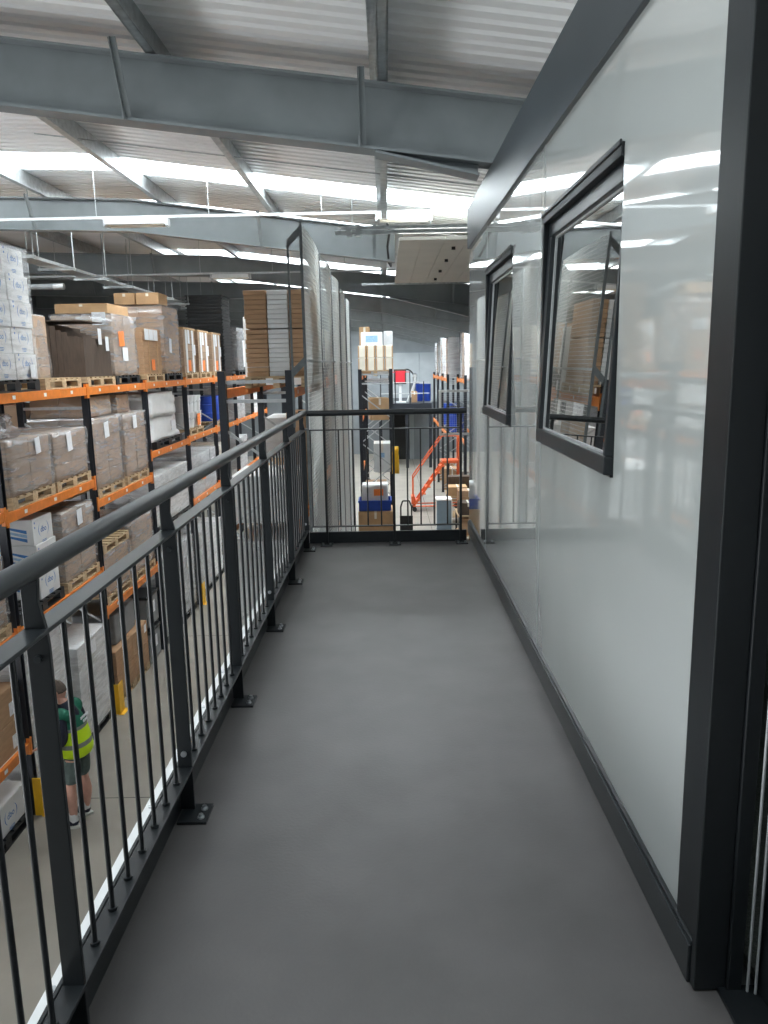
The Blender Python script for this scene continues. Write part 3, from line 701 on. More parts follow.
wrapped_load('brown wrapped load carrying an empty pallet on top, third level', X0, X1, 11.64, 12.76, Z+PZ, -1.30, 'card', 2, 2, seed=83, amp=.03)
pallet('wood', XP, 12.20, -1.275, 'empty wooden pallet lying on top of a brown wrapped load')
pallet('wood', XP, 13.54, Z, 'wooden pallet under the grey brown load at the end of that bay')
wrapped_load('grey brown wrapped load beside the load with the pallet on top', X0, X1, 12.98, 14.16, Z+PZ, -1.02, 'card_grey', 3, 2, seed=84, amp=.02)
Z = -1.60
pallet('black', XP, 15.72, Z, 'black pallet under the long white wrapped bundle', sy=2.1)
wrapped_load('long low white wrapped bundle on the third level with a paper sheet', X0, X1, 14.5, 16.95, Z+PZ, -.48, 'card_white', 2, 3, tags=(('x', .25, .35, .5, .3, 'paper'),), seed=85, amp=.03)
Z = -1.40
wrapped_load('pale mixed carton load in film beyond the long white bundle', X0, X1, 17.35, 19.8, Z+.004, -.45, 'grey_card', 3, 4, tags=(('x', .4, .5, .4, .3, 'orange_paper'), ('x', .8, .6, .3, .3, 'paper')), seed=86, amp=.02)
wrapped_load('white and brown wrapped load on the third level behind the end frame', X0, X1, 20.3, 21.5, -1.496, -.5, 'cream_card', 3, 2, tags=(('x', .5, .5, .4, .4, 'orange_paper'),), seed=87)
wrapped_load('grey wrapped load on the third level towards the far end', X0, X1, 23.2, 24.4, -1.496, -.55, 'grey_card', 3, 2, seed=88)

# ---------------- low level and floor by the long rack
Z = -2.85
for t in range(2):
    for k in range(2):
        carton('%s %s brown carton with a white label on the lowest beams beside the yellow guard' % (('lower', 'upper')[t], ('nearer', 'farther')[k]), -5.2, -4.40, 7.45+k*.58, 8.01+k*.58, Z+.004+t*.40, Z+.004+t*.40+.392, 'card', 'cartons on the racking', tags=(('x', .75, .35, .16, .16, 'paper'),))
pallet('black', XP, 7.98, FZ, 'black plastic pallet on the floor under a white carton at the picture edge')
carton('large white printed carton on a black floor pallet by the yellow guard', -5.34, -4.40, 7.46, 8.56, FZ+PZ, FZ+PZ+.36, 'card_white', 'white printed cartons', logos=(('x', .62, .5, .30),))
pallet('black', XP, 9.46, FZ, 'black pallet on the floor behind the person')
wrapped_load('tall white wrapped load behind the person in the hi vis vest', X0, X1-.05, 8.92, 10.02, FZ+PZ, -1.80, 'card_white', 6, 2, tags=(('x', .4, .8, .2, .3, 'paper'),), seed=91, amp=.015)
pallet('black', XP, 10.77, FZ, 'black pallet on the floor under the broad white wrapped load')
wrapped_load('broad white wrapped load right of the person, a label near its top', X0, X1+.04, 10.24, 11.36, FZ+PZ, -2.28, 'card_white', 4, 2, tags=(('x', .45, .9, .22, .2, 'paper'),), seed=92, amp=.015)
pallet('wood', XP, 12.5, FZ, 'wooden pallet on the floor under four brown cartons', sy=1.42)
for t in range(2):
    for k in range(2):
        carton('%s plain brown carton on the floor pallet beside the yellow guard, %s of two' % (('lower', 'upper')[t], ('nearer', 'farther')[k]), -5.25, -4.36, 11.70+k*.82, 12.50+k*.82, FZ+PZ+t*.385, FZ+PZ+t*.385+.378, 'card', 'brown floor cartons', tags=(('x', .85, .7, .12, .14, 'paper'),) if (t and k) else ())
for t in range(2):
    G = thing('storage_crate', '%s grey plastic crate with dark lid beyond the brown floor cartons' % ('lower', 'upper')[t], 'crate', (XP+.05, 13.78, FZ+t*.66), 0, 'grey crates on the floor')
    mb = MB().box(-.46, .44, -.30, .34, .03, .56); mb.box(-.40, -.30, -.27, .31, 0, .03).box(.28, .38, -.27, .31, 0, .03)
    mb.build('tub', 'grey_plastic', G, bevel=.02)
    MB().box(-.48, .46, -.32, .36, .562, .62).build('lid', 'black_plastic', G, bevel=.01)
    label_sheet(G, .445, .05, .35, .16, .22)
tag(MB().box(-5.15, -4.45, 12.0, 13.0, FZ+PZ+.775, FZ+PZ+1.28).build('storage_box', 'grey_plastic', bevel=.03), 'dark grey plastic box resting on top of the brown floor cartons', 'box')
for k, (y, m_, lb) in enumerate(((15.0, 'grey_card', 'grey wrapped load on the floor past the grey crates'), (16.35, 'grey_card', 'second grey wrapped load on the floor, a white label on its side'), (18.10, 'grey_card', 'grey wrapped load on the floor beyond the third yellow guard'), (19.32, 'card_white', 'pale wrapped load on the floor farthest along the long rack'))):
    pallet('black', XP, y, FZ, ['black pallet under the first grey floor load past the crates', 'black pallet under the labelled grey floor load', 'black pallet under the grey floor load beyond the third guard', 'black pallet under the farthest pale floor load'][k])
    wrapped_load(lb, X0, X1+.02, y-.56, y+.56, FZ+PZ, -2.0-.1*k, m_, 4, 2, tags=(('x', .5, .7, .2, .24, 'paper'),) if k == 1 else (), seed=95+k)

# ---------------- back to back rack loads, seen in the gaps
XB0, XB1 = -6.64, -5.66
for (y0, y1, z0, z1, m_, lb) in ((9.0, 10.1, -.076, .98, 'card_dark', 'dark brown load in the back rack above the nearer wrapped load'), (10.2, 11.3, -.076, 1.02, 'card', 'brown load with a pale label in the back rack near the first post'), (12.0, 13.1, -.076, 1.0, 'card_grey', 'grey brown load in the back rack behind the tall wrapped load'), (14.6, 15.7, -1.466, -.7, 'grey_card', 'pale load in the back rack behind the long white bundle'), (17.5, 18.7, -.076, .9, 'card_grey', 'grey brown load in the back rack behind the white buckets'), (9.0, 10.2, -1.466, -.5, 'card_grey', 'grey brown load in the back rack behind the white printed cartons'), (12.0, 13.2, 1.274, 2.3, 'card_grey', 'grey brown load on top of the back rack behind the dark sheets')):
    wrapped_load(lb, XB0, XB1, y0, y1, z0, z1, m_, 3, 2, tags=(('x', .7, .35, .16, .1, 'paper'),), film=False, group='loads in the back rack', name='pallet_load', cat='pallet load')

# ---------------- rack behind the mesh
XM = -1.57
pallet('wood', -1.372, 10.45, 1.25, 'wooden pallet carrying the stack of brown and white cardboard bundles', sx=.78)
for kx, (xa, xb, m_, nm) in enumerate(((-1.740, -1.470, 'card', 'brown cardboard bundle in the left column of the stack by the mesh'), (-1.460, -1.205, 'card_white', 'white cardboard bundle in the middle column of the stack by the mesh'), (-1.195, -1.0, 'card', 'brown cardboard bundle in the right column, against the wire mesh'))):
    for k in range(18):
        h = 1.035/18; dx = rnd.uniform(-.014, .014); z0 = 1.25+PZ+k*h+(.012 if k >= 10 else 0)
        tag(MB().box(xa+dx*(.6 if kx == 0 else .1), xb+dx*.1, 9.93+rnd.uniform(0, .03), 10.95, z0+.0005, z0+h-.003).build('cardboard_bundle', m_, bevel=.004, seg=1), nm, 'cardboard bundle', 'cardboard bundles on the mesh rack')
for (y0, y1, z0, z1, m_, lb) in ((11.2, 12.2, 1.255, 2.2, 'card_white', 'white carton load right behind the cardboard bundles on the mesh rack'), (12.6, 13.6, 1.255, 2.3, 'card', 'brown carton load midway along the top of the mesh rack'), (15.4, 16.5, 1.255, 2.2, 'cream_card', 'cream carton load near the far end of the mesh rack'),
                                 (9.75, 10.85, -.446, .16, 'card_white', 'white carton load inside the braced end frame, middle level'), (11.0, 12.1, -.446, .12, 'card', 'brown carton load beside the mesh on the middle level'), (12.6, 13.8, -.446, .7, 'card_white', 'white load on the middle level behind the brown one at the mesh'), (15.4, 16.6, -.446, .6, 'card_grey', 'grey brown load far along the middle level of the mesh rack'),
                                 (9.75, 10.85, -2.096, -.68, 'card_white', 'white carton load inside the braced end frame, lower level'), (11.0, 12.1, -2.096, -.9, 'grey_card', 'pale grey load on the lower level of the mesh rack'), (12.6, 13.8, -2.096, -.9, 'card_white', 'white load farther along the lower level of the mesh rack'),
                                 (9.75, 10.85, FZ+.005, -2.4, 'grey_card', 'grey carton load on the floor inside the braced end frame')):
    wrapped_load(lb, -1.99, -1.15, y0, y1, z0+.002, z1, m_, 3, 2, film=False, group='loads on the mesh rack', name='pallet_load', cat='pallet load')
carton('tall narrow brown carton standing close to the mesh on the middle level', -1.42, -1.16, 11.05, 11.6, .16, .88, 'card', 'loads on the mesh rack', tape=False)
# wire mesh guard
MG = thing('mesh_guard', 'tall galvanised wire mesh screen along the right side of the rack ahead', 'mesh screen', (-.945, 9.3, FZ))
ZB, ZT = .25, 6.90
NP = 5; PL = 2.45
for k in range(NP):
    mb = MB(); ya = k*PL+.03; yb = (k+1)*PL-.03; nv = 46; nh = 132; tw = .0026
    def bow(y): return .07*math.sin(PI*(y-ya)/(yb-ya))*(.4 if k == 0 else 1)-.012*k
    seg = 8
    for i in range(nh+1):
        z = ZB+(ZT-ZB)*i/nh
        for s in range(seg):
            y0 = ya+(yb-ya)*s/seg; y1 = ya+(yb-ya)*(s+1)/seg
            mb.add([(bow(y0), y0, z-tw), (bow(y0)+tw*2, y0, z), (bow(y0), y0, z+tw), (bow(y1), y1, z-tw), (bow(y1)+tw*2, y1, z), (bow(y1), y1, z+tw)], [(0, 1, 4, 3), (1, 2, 5, 4), (2, 0, 3, 5)])
    for i in range(nv+1):
        y = ya+(yb-ya)*i/nv; x = bow(y)
        mb.add([(x, y-tw, ZB), (x-tw*2, y, ZB), (x, y+tw, ZB), (x, y-tw, ZT), (x-tw*2, y, ZT), (x, y+tw, ZT)], [(0, 1, 4, 3), (1, 2, 5, 4), (2, 0, 3, 5)])
    mb.build('mesh_panel', 'mesh', MG)
for k in range(NP+1):
    y = k*PL
    p = MB().box(-.016, .016, y-.016, y+.016, 0, ZT+.02).build('post', 'dark_galv', MG)
    q = MB().box(-.165, -.140, y-.013, y+.013, 4.6, ZT-.18).build('rack_post', 'dark_galv', MG)
    for z in (ZT-.02, 5.42):
        MB().add([(-.165, y-.004, z-.25), (-.165, y-.004, z-.15), (-.01, y-.004, z), (-.01, y-.004, z-.10), (-.165, y+.004, z-.25), (-.165, y+.004, z-.15), (-.01, y+.004, z), (-.01, y+.004, z-.10)],
                 [(0, 3, 2, 1), (4, 5, 6, 7), (0, 1, 5, 4), (1, 2, 6, 5), (2, 3, 7, 6), (3, 0, 4, 7)]).build('bracket', 'dark_galv', MG)
MB().box(-.010, .010, 0, NP*PL, 5.36, 5.39).build('rail', 'galv_matt', MG)

# ---------------- rack in the aisle ahead: things on it and in front of it
pallet('wood', -.28, 20.70, 1.22, 'wooden pallet under the cream cartons on the aisle rack', sx=.86)
for t in range(2):
    for k in range(4):
        carton('cream carton with brown edge strip, %s row of the stack on the aisle rack' % ('lower', 'upper')[t], -.70+k*.225, -.70+k*.225+.20, 20.1, 20.9, 1.22+PZ+t*.312, 1.22+PZ+t*.312+.305, 'cream_card', 'cream cartons on the aisle rack', tags=(('y', .06, .5, .03, .29, 'card_light'), ('y', .94, .5, .03, .29, 'card_light')))
carton('wide white carton with blue print on top of the cream cartons', -.62, -.08, 20.12, 20.8, 1.99, 2.31, 'card_white', 'cartons on the aisle rack', tags=(('y', .5, .5, .30, .16, 'pale_ink'),))
carton('grey sided carton beside the wide white one on the cream cartons', -.05, .18, 20.12, 20.8, 1.99, 2.33, 'grey_card', 'cartons on the aisle rack')
carton('tall brown carton at the left of the cream carton stack', -.92, -.66, 20.95, 21.4, 1.225, 2.50, 'card_light', 'cartons on the aisle rack') if 0 else carton('brown carton standing behind the wide white carton', -.70, -.42, 21.36, 21.8, 1.225, 2.50, 'card_light', 'cartons on the aisle rack')
carton('open brown carton leaning inside the aisle rack below the cream cartons', -.45, .02, 20.15, 20.8, .105, .66, 'card_light', 'cartons on the aisle rack', rot=.12)
carton('white carton on the middle beams of the aisle rack', -.36, .08, 20.12, 20.9, -1.245, -.50, 'card_white', 'cartons on the aisle rack', tags=(('y', .5, .6, .12, .12, 'pale_ink'),))
carton('brown carton on the lowest beams of the aisle rack', -.60, -.04, 20.12, 20.9, -2.495, -1.55, 'card', 'cartons on the aisle rack')
for k in range(3):
    carton('tan carton in the pile before the aisle rack, %s of three' % ('lowest', 'middle', 'topmost')[k], -.74, .10, 18.65, 19.55, FZ+.003+k*.60, FZ+.003+k*.60+.588, 'card_light', 'tan cartons before the aisle rack')
def tote(lab, x0, x1, y0, y1, z0, z1, m='blue_plastic'):
    t = thing('plastic_tote', lab, 'tote', ((x0+x1)/2, (y0+y1)/2, z0), 0, 'blue totes'); hx, hy, H = (x1-x0)/2, (y1-y0)/2, z1-z0; w_ = .015
    MB().box(-hx, hx, -hy, hy, 0, w_).box(-hx, -hx+w_, -hy, hy, w_, H).box(hx-w_, hx, -hy, hy, w_, H).box(-hx+w_, hx-w_, -hy, -hy+w_, w_, H).box(-hx+w_, hx-w_, hy-w_, hy, w_, H).build('tub', m, t)
    MB().box(-hx-.02, hx+.02, -hy-.02, -hy, H-.05, H).box(-hx-.02, hx+.02, hy, hy+.02, H-.05, H).box(-hx-.02, -hx, -hy, hy, H-.05, H).box(hx, hx+.02, -hy, hy, H-.05, H).build('rim', m, t)
tote('blue plastic tote on the tan cartons before the aisle rack', -.72, .06, 18.7, 19.3, FZ+1.803, FZ+2.06)
o = link('parcel_bag', wob_box(-.655, -.005, 18.76, 19.24, FZ+1.84, FZ+2.44, .012, 77, taper=.05)); o.data.materials.append(MT['card_white']); tag(o, 'white and pink printed parcel bag lying in the blue tote', 'parcel bag')
pb = MB().box(-.35, -.12, 18.695, 18.70, FZ+2.18, FZ+2.34).build('print', 'orange_paper', o)
ST = thing('sack_truck', 'black sack truck standing on the floor right of the aisle rack', 'sack truck', (.52, 22.6, FZ))
MB().path([(-.16, 0, .15), (-.16, .15, 1.15), (-.10, .2, 1.32), (.10, .2, 1.32), (.16, .15, 1.15), (.16, 0, .15)], .022).build('frame', 'rubber', ST)
MB().box(-.2, .2, -.25, 0, .02, .04).box(-.19, .19, .04, .06, .3, .9).build('toe_plate', 'rubber', ST)
for s in (-1, 1): MB().tube((s*.22, .08, .13), (s*.17, .08, .13), .13, n=18).build('wheel', 'rubber', ST)

# orange mobile safety steps
OS = thing('mobile_steps', 'orange wheeled warehouse steps standing in the aisle', 'mobile steps', (.86, 28.0, FZ))
OS.scale = (.92, 1, 1)
for s in (0, .62): MB().bar((.1, s, .25), (1.25, s, 1.75), .05, .08).build('stringer', 'machine_orange', OS)
for k in range(6): MB().box(.14+k*.19, .36+k*.19, 0, .62, .38+k*.25, .41+k*.25).build('step', 'machine_orange', OS)
MB().box(1.2, 1.85, -.02, .64, 1.76, 1.86).build('platform', 'machine_orange', OS)
for s in (-.02, .64): MB().path([(.05, s, .3), (.05, s, 1.25), (1.2, s, 2.75), (1.85, s, 2.75), (1.85, s, 1.8)], .024).build('handrail', 'machine_orange', OS)
for s in (0, .62): MB().path([(0.05, s, .2), (1.85, s, .2), (1.85, s, 1.78)], .026).build('base_frame', 'machine_orange', OS)
MB().path([(1.85, 0, .7), (1.85, .62, .7)], .02).path([(.05, 0, .2), (.05, .62, .2)], .026).build('cross_bar', 'machine_orange', OS)
for x in (.1, 1.8):
    for s in (0, .62): MB().tube((x, s-.03, .09), (x, s+.03, .09), .09, n=16).build('wheel', 'rubber', OS)
MB().box(-.02, .12, .05, .57, .28, .55).build('kick_plate', 'machine_orange', OS)
# counterweight box with red panel further back
CB = thing('floor_cabinet', 'grey blue floor cabinet with white top edge beyond the far rail', 'cabinet', (1.75, 24.2, FZ))
MB().box(-.23, .23, 0, .5, .05, 1.06).build('body', 'cabinet_blue', CB, bevel=.01)
MB().box(-.25, .25, -.02, .52, 1.06, 1.11).build('top', 'white_trim', CB, bevel=.006)
MB().box(-.20, .20, -.012, -.001, .12, .98).build('door', 'cabinet_blue', CB, bevel=.004)
MB().box(-.26, -.235, -.02, .0, .05, 1.06).box(.235, .26, -.02, 0, .05, 1.06).build('edge_trim', 'white_trim', CB)
MB().box(-.2, .2, .05, .45, 0, .05).build('plinth', 'rubber', CB)
def bench(lab, x0, x1, y0, y1, h):
    b = thing('packing_bench', lab, 'bench', (x0, y0, FZ)); w_, d_ = x1-x0, y1-y0
    MB().box(0, w_, 0, d_, h-.04, h).build('worktop', 'wood', b); MB().box(.05, w_-.05, .05, d_-.05, .28, .31).build('shelf', 'wood', b)
    for x in (0.03, w_-.08):
        for y in (.03, d_-.08): MB().box(x, x+.05, y, y+.05, 0, h-.04).build('leg', 'black_post', b)
    return FZ+h
zb = bench('wooden packing bench right of the grey blue cabinet', 2.02, 3.6, 22.4, 23.6, .92)
carton('open white topped brown carton on the packing bench', 2.06, 2.62, 22.45, 23.0, zb, zb+.36, 'card_dark', 'bench cartons'); carton('second brown carton behind on the packing bench', 2.10, 2.75, 23.05, 23.55, zb, zb+.62, 'card', 'bench cartons'); carton('brown carton on the shelf under the packing bench', 2.14, 2.7, 22.5, 23.1, FZ+.314, FZ+.80, 'card', 'bench cartons')
zb2 = bench('farther bench loaded with brown cartons behind the first bench', 1.95, 3.6, 25.3, 26.5, 1.0)
carton('pale brown carton at the front of the farther bench', 1.98, 2.6, 25.34, 25.95, zb2, zb2+.30, 'card_light', 'bench cartons'); carton('dark brown carton on the farther bench, behind the pale one', 2.0, 2.9, 26.0, 26.45, zb2, zb2+.55, 'card_dark', 'bench cartons')
# white framed wire screen on a post behind the pod corner
WF = thing('wire_screen', 'white framed wire screen beyond the right end of the far rail', 'screen', (1.22, 18.4, 0))
f_ = MB().box(0, .055, -.03, .03, -.16, .90).box(.055, 1.3, -.03, .03, .845, .90).box(.055, 1.3, -.03, .03, -.16, -.105).box(1.24, 1.3, -.03, .03, -.105, .845)
f_.build('frame', 'white_trim', WF)
mw = MB()
for k in range(24): mw.box(.06+k*.05, .063+k*.05, -.002, .002, -.105, .845)
for k in range(19): mw.box(.055, 1.24, -.005, -.002, -.105+k*.05, -.102+k*.05)
mw.build('wire_infill', 'galv_matt', WF); MB().box(1.30, 1.38, -.04, .04, FZ, 1.2).build('post', 'white_trim', WF)

# rack with tall wrapped rolls along the right of the far aisle
rack('rack holding tall wrapped rolls along the right side of the far aisle', 2.25, 1.0, [29.5, 32.3, 35.1, 37.9], [[.95, -1.1]]*3, ztop=1.1, mirror=-1)
rack('short rack of tall rolls half hidden by the pod corner', 2.62, 1.0, [26.65, 29.4], [[.95, -1.1]], ztop=1.1, mirror=-1)
def roll(lab, x, y, z, h, r, m):
    t = thing('wrapped_roll', lab, 'roll', (x, y, z), 0, 'tall wrapped rolls'); mb = MB(); n = 5
    for k in range(n): mb.tube((0, 0, h*k/n), (0, 0, h*(k+1)/n), r*(1-.05*((k*3) % 2)), r*(1-.05*(((k+1)*3) % 2)), n=14, cap=(k in (0, n-1)))
    mb.build('core', m, t); o = link('stretch_film', wob_box(-r*1.02, r*1.02, -r*1.02, r*1.02, 0.003, h*1.01, .02, int(y*10)), t); o.data.materials.append(MT['wrap_pale'])
ORD = ['nearest', 'second', 'third', 'fourth', 'fifth', 'sixth', 'seventh', 'eighth', 'ninth', 'last']
for k in range(10):
    y = [30.0, 30.8, 31.6, 32.85, 33.6, 34.35, 35.6, 36.3, 36.9, 37.45][k]; h = [1.50, 1.72, 1.45, 1.60, 1.30, 1.62, 1.5, 1.4, 1.55, 1.45][k]
    roll('%s tall wrapped roll, %s of the row on the long roll rack' % (['pale grey', 'brown', 'white'][k % 3], ORD[k]), 2.56, y, .955, h, .23, ['grey_card', 'card_grey', 'card_white'][k % 3])
for k in range(3):
    roll('%s tall wrapped roll, %s of three on the short rack by the pod corner' % (['white', 'brown', 'pale grey'][k], ['nearest', 'middle', 'farthest'][k]), 2.93, 27.15+k*.75, .955, [1.55, 1.75, 1.6][k], .25, ['card_white', 'card_grey', 'grey_card'][k])
for k in range(4):
    y = [30.2, 31.4, 33.4, 36.4][k]
    drum('%s drum on the lower beams under the wrapped rolls, %s' % (['blue', 'black', 'blue', 'grey'][k], ['nearest', 'second', 'third', 'farthest'][k]), 2.68, y, -1.095, ['blue_plastic', 'black_plastic', 'blue_plastic', 'grey_plastic'][k], .30, .9)
for k in range(3): carton('brown carton on the floor below the wrapped rolls, %s' % ('nearest', 'middle', 'farthest')[k], 2.35, 3.1, 30.0+k*2.8, 31.0+k*2.8, FZ+.004, FZ+.9, 'card', 'floor cartons under the rolls')
for k in range(2): carton('%s dark carton under the short roll rack by the pod corner' % ('nearer', 'farther')[k], 2.72, 3.4, 26.95+k*1.15, 27.85+k*1.15, FZ+.004, FZ+1.3, 'card_dark', 'floor cartons under the rolls')

# far mezzanine with machines against the back wall
mz = MB().box(-.4, 2.3, 40.2, 46.9, -.78, -.48).box(2.15, 2.3, 40.2, 40.35, FZ, -.78).box(.95, 1.1, 40.2, 40.35, FZ, -.78).box(-.4, -.25, 40.2, 40.35, FZ, -.78)
struct(mz, 'platform_floor', 'black_post')
struct(MB().box(.4, 1.25, 44.0, 44.1, FZ, -1.0), 'door_2', 'rubber'); struct(MB().box(1.25, 1.5, 43.9, 44.1, FZ, -.78), 'trim_4', 'pale_wall'); struct(MB().box(1.5, 3.4, 44.0, 44.1, FZ, -.78).box(-.4, .4, 44.0, 44.1, FZ, -.78).box(.4, 1.25, 44.0, 44.1, -1.0, -.78), 'wall_back.001', 'grey_wall')
FR = thing('platform_rail', 'thin red and grey railing on the far platform', 'railing', (0, 40.3, -.48))
for x in (-.3, .45, 1.2, 1.9): MB().tube((x, 0, 0), (x, 0, 1.6 if x < 1.5 else 1.1), .03, n=6).build('post', 'black_post', FR)
for z, xb in ((.5, 2.2), (1.05, 2.2), (1.58, 1.2)): MB().tube((-.3, 0, z), (xb, 0, z), .022, n=6).build('rail', 'galv_matt' if z < 1.5 else 'red', FR)
RBX = thing('control_box', 'red panelled box standing on the far platform', 'machine box', (.72, 41.2, -.48))
MB().box(-.32, .32, 0, .5, .95, 1.72).build('case', 'card_dark', RBX, bevel=.02); MB().box(-.25, .25, -.02, -.001, 1.03, 1.64).build('red_panel', 'red', RBX); MB().box(-.07, .07, .1, .4, 0, .95).build('stand', 'white_plastic', RBX); MB().box(-.3, .3, -.05, .55, 0, .05).build('base', 'white_plastic', RBX)
DU = thing('white_duct', 'curved white flexible duct rising beside the red panelled box', 'duct', (1.12, 41.9, -.48))
MB().path([(0, 0, 0), (.1, 0, .25), (.25, 0, .55), (.36, 0, .9), (.40, 0, 1.3)], .08, 10).build('hose', 'duct', DU); MB().tube((.40, 0, 1.3), (.40, 0, 1.42), .11, n=12).build('collar', 'duct', DU)
for k, x in enumerate((1.78, 2.2)): drum(['left of two blue drums on the far platform', 'right of two blue drums on the far platform'][k], x, 42.6, -.48, 'blue_plastic', .19, .9)
BM = thing('far_machine', 'dark grey machine with arched hose on the far platform', 'machine', (1.55, 43.4, -.48))
MB().box(-.25, .25, -.3, .3, 0, 1.0).box(-.1, .1, -.1, .1, 1.0, 1.5).build('body', 'grey_plastic', BM, bevel=.03); MB().path([(-.45+.45*math.cos(t), 0, 1.1+.6*math.sin(t)) for t in [i*PI/10 for i in range(11)]], .04).build('hose', 'rubber', BM)
carton('brown carton on the far platform between duct and drums', 1.3, 1.6, 41.0, 41.4, -.477, .1, 'card', 'platform cartons')
yb_ = thing('yellow_jacket', 'yellow jacket hanging on the right post of the aisle rack', 'jacket', (.20, 19.90, -.9)); o = link('cloth', wob_box(-.08, .08, -.03, .02, -.35, .35, .02, 9, taper=.2), yb_); o.data.materials.append(MT['yellow'])

# ------------------------------------------------------------------ services under the roof
def luminaire(lab, x, y, z, L, m='white_plastic'):
    t = thing('batten_light', lab, 'light fitting', (x, y, z-.004), 0, 'light fittings on the conduits')
    MB().prism([(-L/2, 0), (L/2, 0), (L/2-.02, .075), (-L/2+.02, .075)], -.10, .10).build('housing', m, t, bevel=.004)
    MB().box(-L/2+.03, L/2-.03, -.085, .085, -.018, -.001).build('diffuser', 'cream_card', t, bevel=.004)
    MB().box(L/2, L/2+.03, -.08, .08, -.02, .08).box(-L/2-.03, -L/2, -.08, .08, -.02, .08).build('end_cap', 'galv_matt', t)
for k, (y, z, xa, xb) in enumerate(((11.3, 3.47, -9, 1.15), (17.4, 3.40, -9, 1.0))):
    c = thing('conduit', ['nearer white cable conduit hanging across the roof with two light fittings', 'farther white cable conduit hanging across behind the second rafter'][k], 'conduit', (0, y, z))
    MB().bar((xa, 0, .10), (xb, 0, .10), .034, .034).build('trunking', 'galv_matt', c)
    for x in [xa+.4+1.55*i for i in range(int((xb-xa)/1.55))]: MB().tube((x, 0, .125), (x, 0, zroof(x)-z), .005, n=6).build('hanger', 'galv', c)
luminaire('flat light fitting on the nearer conduit above the left rack', -3.40, 11.3, 3.47, .82); luminaire('light fitting on the nearer conduit beside the centre purlin', .28, 11.3, 3.47, .72)
luminaire('light fitting on the farther conduit above the black pallet stack', -3.3, 17.4, 3.40, .80)
SR = thing('strut_channel', 'double galvanised strut channel hanging level near the pod end', 'strut channel', (0, 10.5, 3.16))
MB().box(-.62, 1.6, -.02, .02, 0, .045).box(-.55, 1.6, -.02, .02, .058, .10).build('channel', 'galv', SR); MB().box(-.47, -.41, -.035, .035, -.02, .12).box(-.36, -.30, -.035, .035, -.02, .12).build('clamp', 'galv', SR)
for x in (-.40, .60, 1.45): MB().tube((x, 0, .10), (x, 0, zroof(x)-3.16), .006, n=6).build('hanger', 'galv', SR)
JB = thing('junction_box', 'small white junction box with looping cable at the end of the nearer conduit', 'junction box', (.98, 11.2, 3.62))
MB().box(-.09, .09, -.04, .04, -.05, .05).build('case', 'white_plastic', JB, bevel=.008); MB().path([(.09, 0, 0), (.16, 0, .02), (.20, 0, .10), (.16, 0, .20)], .008, 6).path([(-.09, 0, .03), (-.14, 0, .12), (-.12, 0, .2)], .008, 6).build('cable', 'white_plastic', JB)
BC = thing('drop_cable', 'black cable drooping along the centre purlin below the strut channel', 'cable', (.05, 0, 0))
MB().path([(0, 10.56, 3.30), (.03, 10.7, 3.22), (.0, 11.3, 3.12), (.02, 12.3, 3.02), (.06, 13.4, 3.10), (.07, 14.6, 3.30), (.05, 15.2, 3.44)], .016, 6).build('cable', 'rubber', BC)
CT = thing('cable_tray', 'long perforated cable tray on trapeze hangers above the long rack', 'cable tray', (-5.55, 9.0, 3.22))
MB().box(-.15, .15, 0, 14, 0, .004).box(-.15, -.146, 0, 14, .004, .05).box(.146, .15, 0, 14, .004, .05).build('tray', 'galv', CT)
for k in range(9):
    y = 1.6+k*1.55; h = MB().bar((-.30, y, -.025), (.34, y, -.025), .04, .04)
    for x in (-.27, .31): h.tube((x, y, -.06), (x, y, zroof(-5.55+x)-3.22), .007, n=6)
    h.build('trapeze_hanger', 'galv', CT)
PD = thing('heater_pipe', 'grey radiant pipe hanging in the dark behind the top of the long rack', 'pipe', (-7.6, 15.5, 3.1))
MB().tube((-2.2, 0, 0), (1.25, 0, 0), .055, n=12).build('pipe', 'grey_plastic', PD); MB().tube((1.25, 0, 0), (1.45, 0, 0), .058, n=12).build('end_sleeve', 'galv_matt', PD)
for x in (-1.8, .8): MB().tube((x, 0, .055), (x, 0, zroof(-7.6+x)-3.1), .006, n=6).build('hanger', 'galv', PD)

# ------------------------------------------------------------------ the person below
def skin_mesh(name, pts, edges_, sub=2):
    """pts: list of (co, rx, ry)"""
    me = bpy.data.meshes.new(name); me.from_pydata([p[0] for p in pts], edges_, []); o = bpy.data.objects.new(name, me); col.objects.link(o)
    sk = o.modifiers.new('skin', 'SKIN'); sk.use_smooth_shade = True
    for i, p in enumerate(pts):
        v = me.skin_vertices[0].data[i]; v.radius = (p[1], p[2] if len(p) > 2 else p[1]); v.use_root = (i == 0)
    if sub: s = o.modifiers.new('sub', 'SUBSURF'); s.levels = sub; s.render_levels = sub
    dg = bpy.context.evaluated_depsgraph_get(); out = bpy.data.meshes.new_from_object(o.evaluated_get(dg)); bpy.data.objects.remove(o); return out
def chain(pts, r0=None): return skin_mesh('limb', pts, [(i, i+1) for i in range(len(pts)-1)])
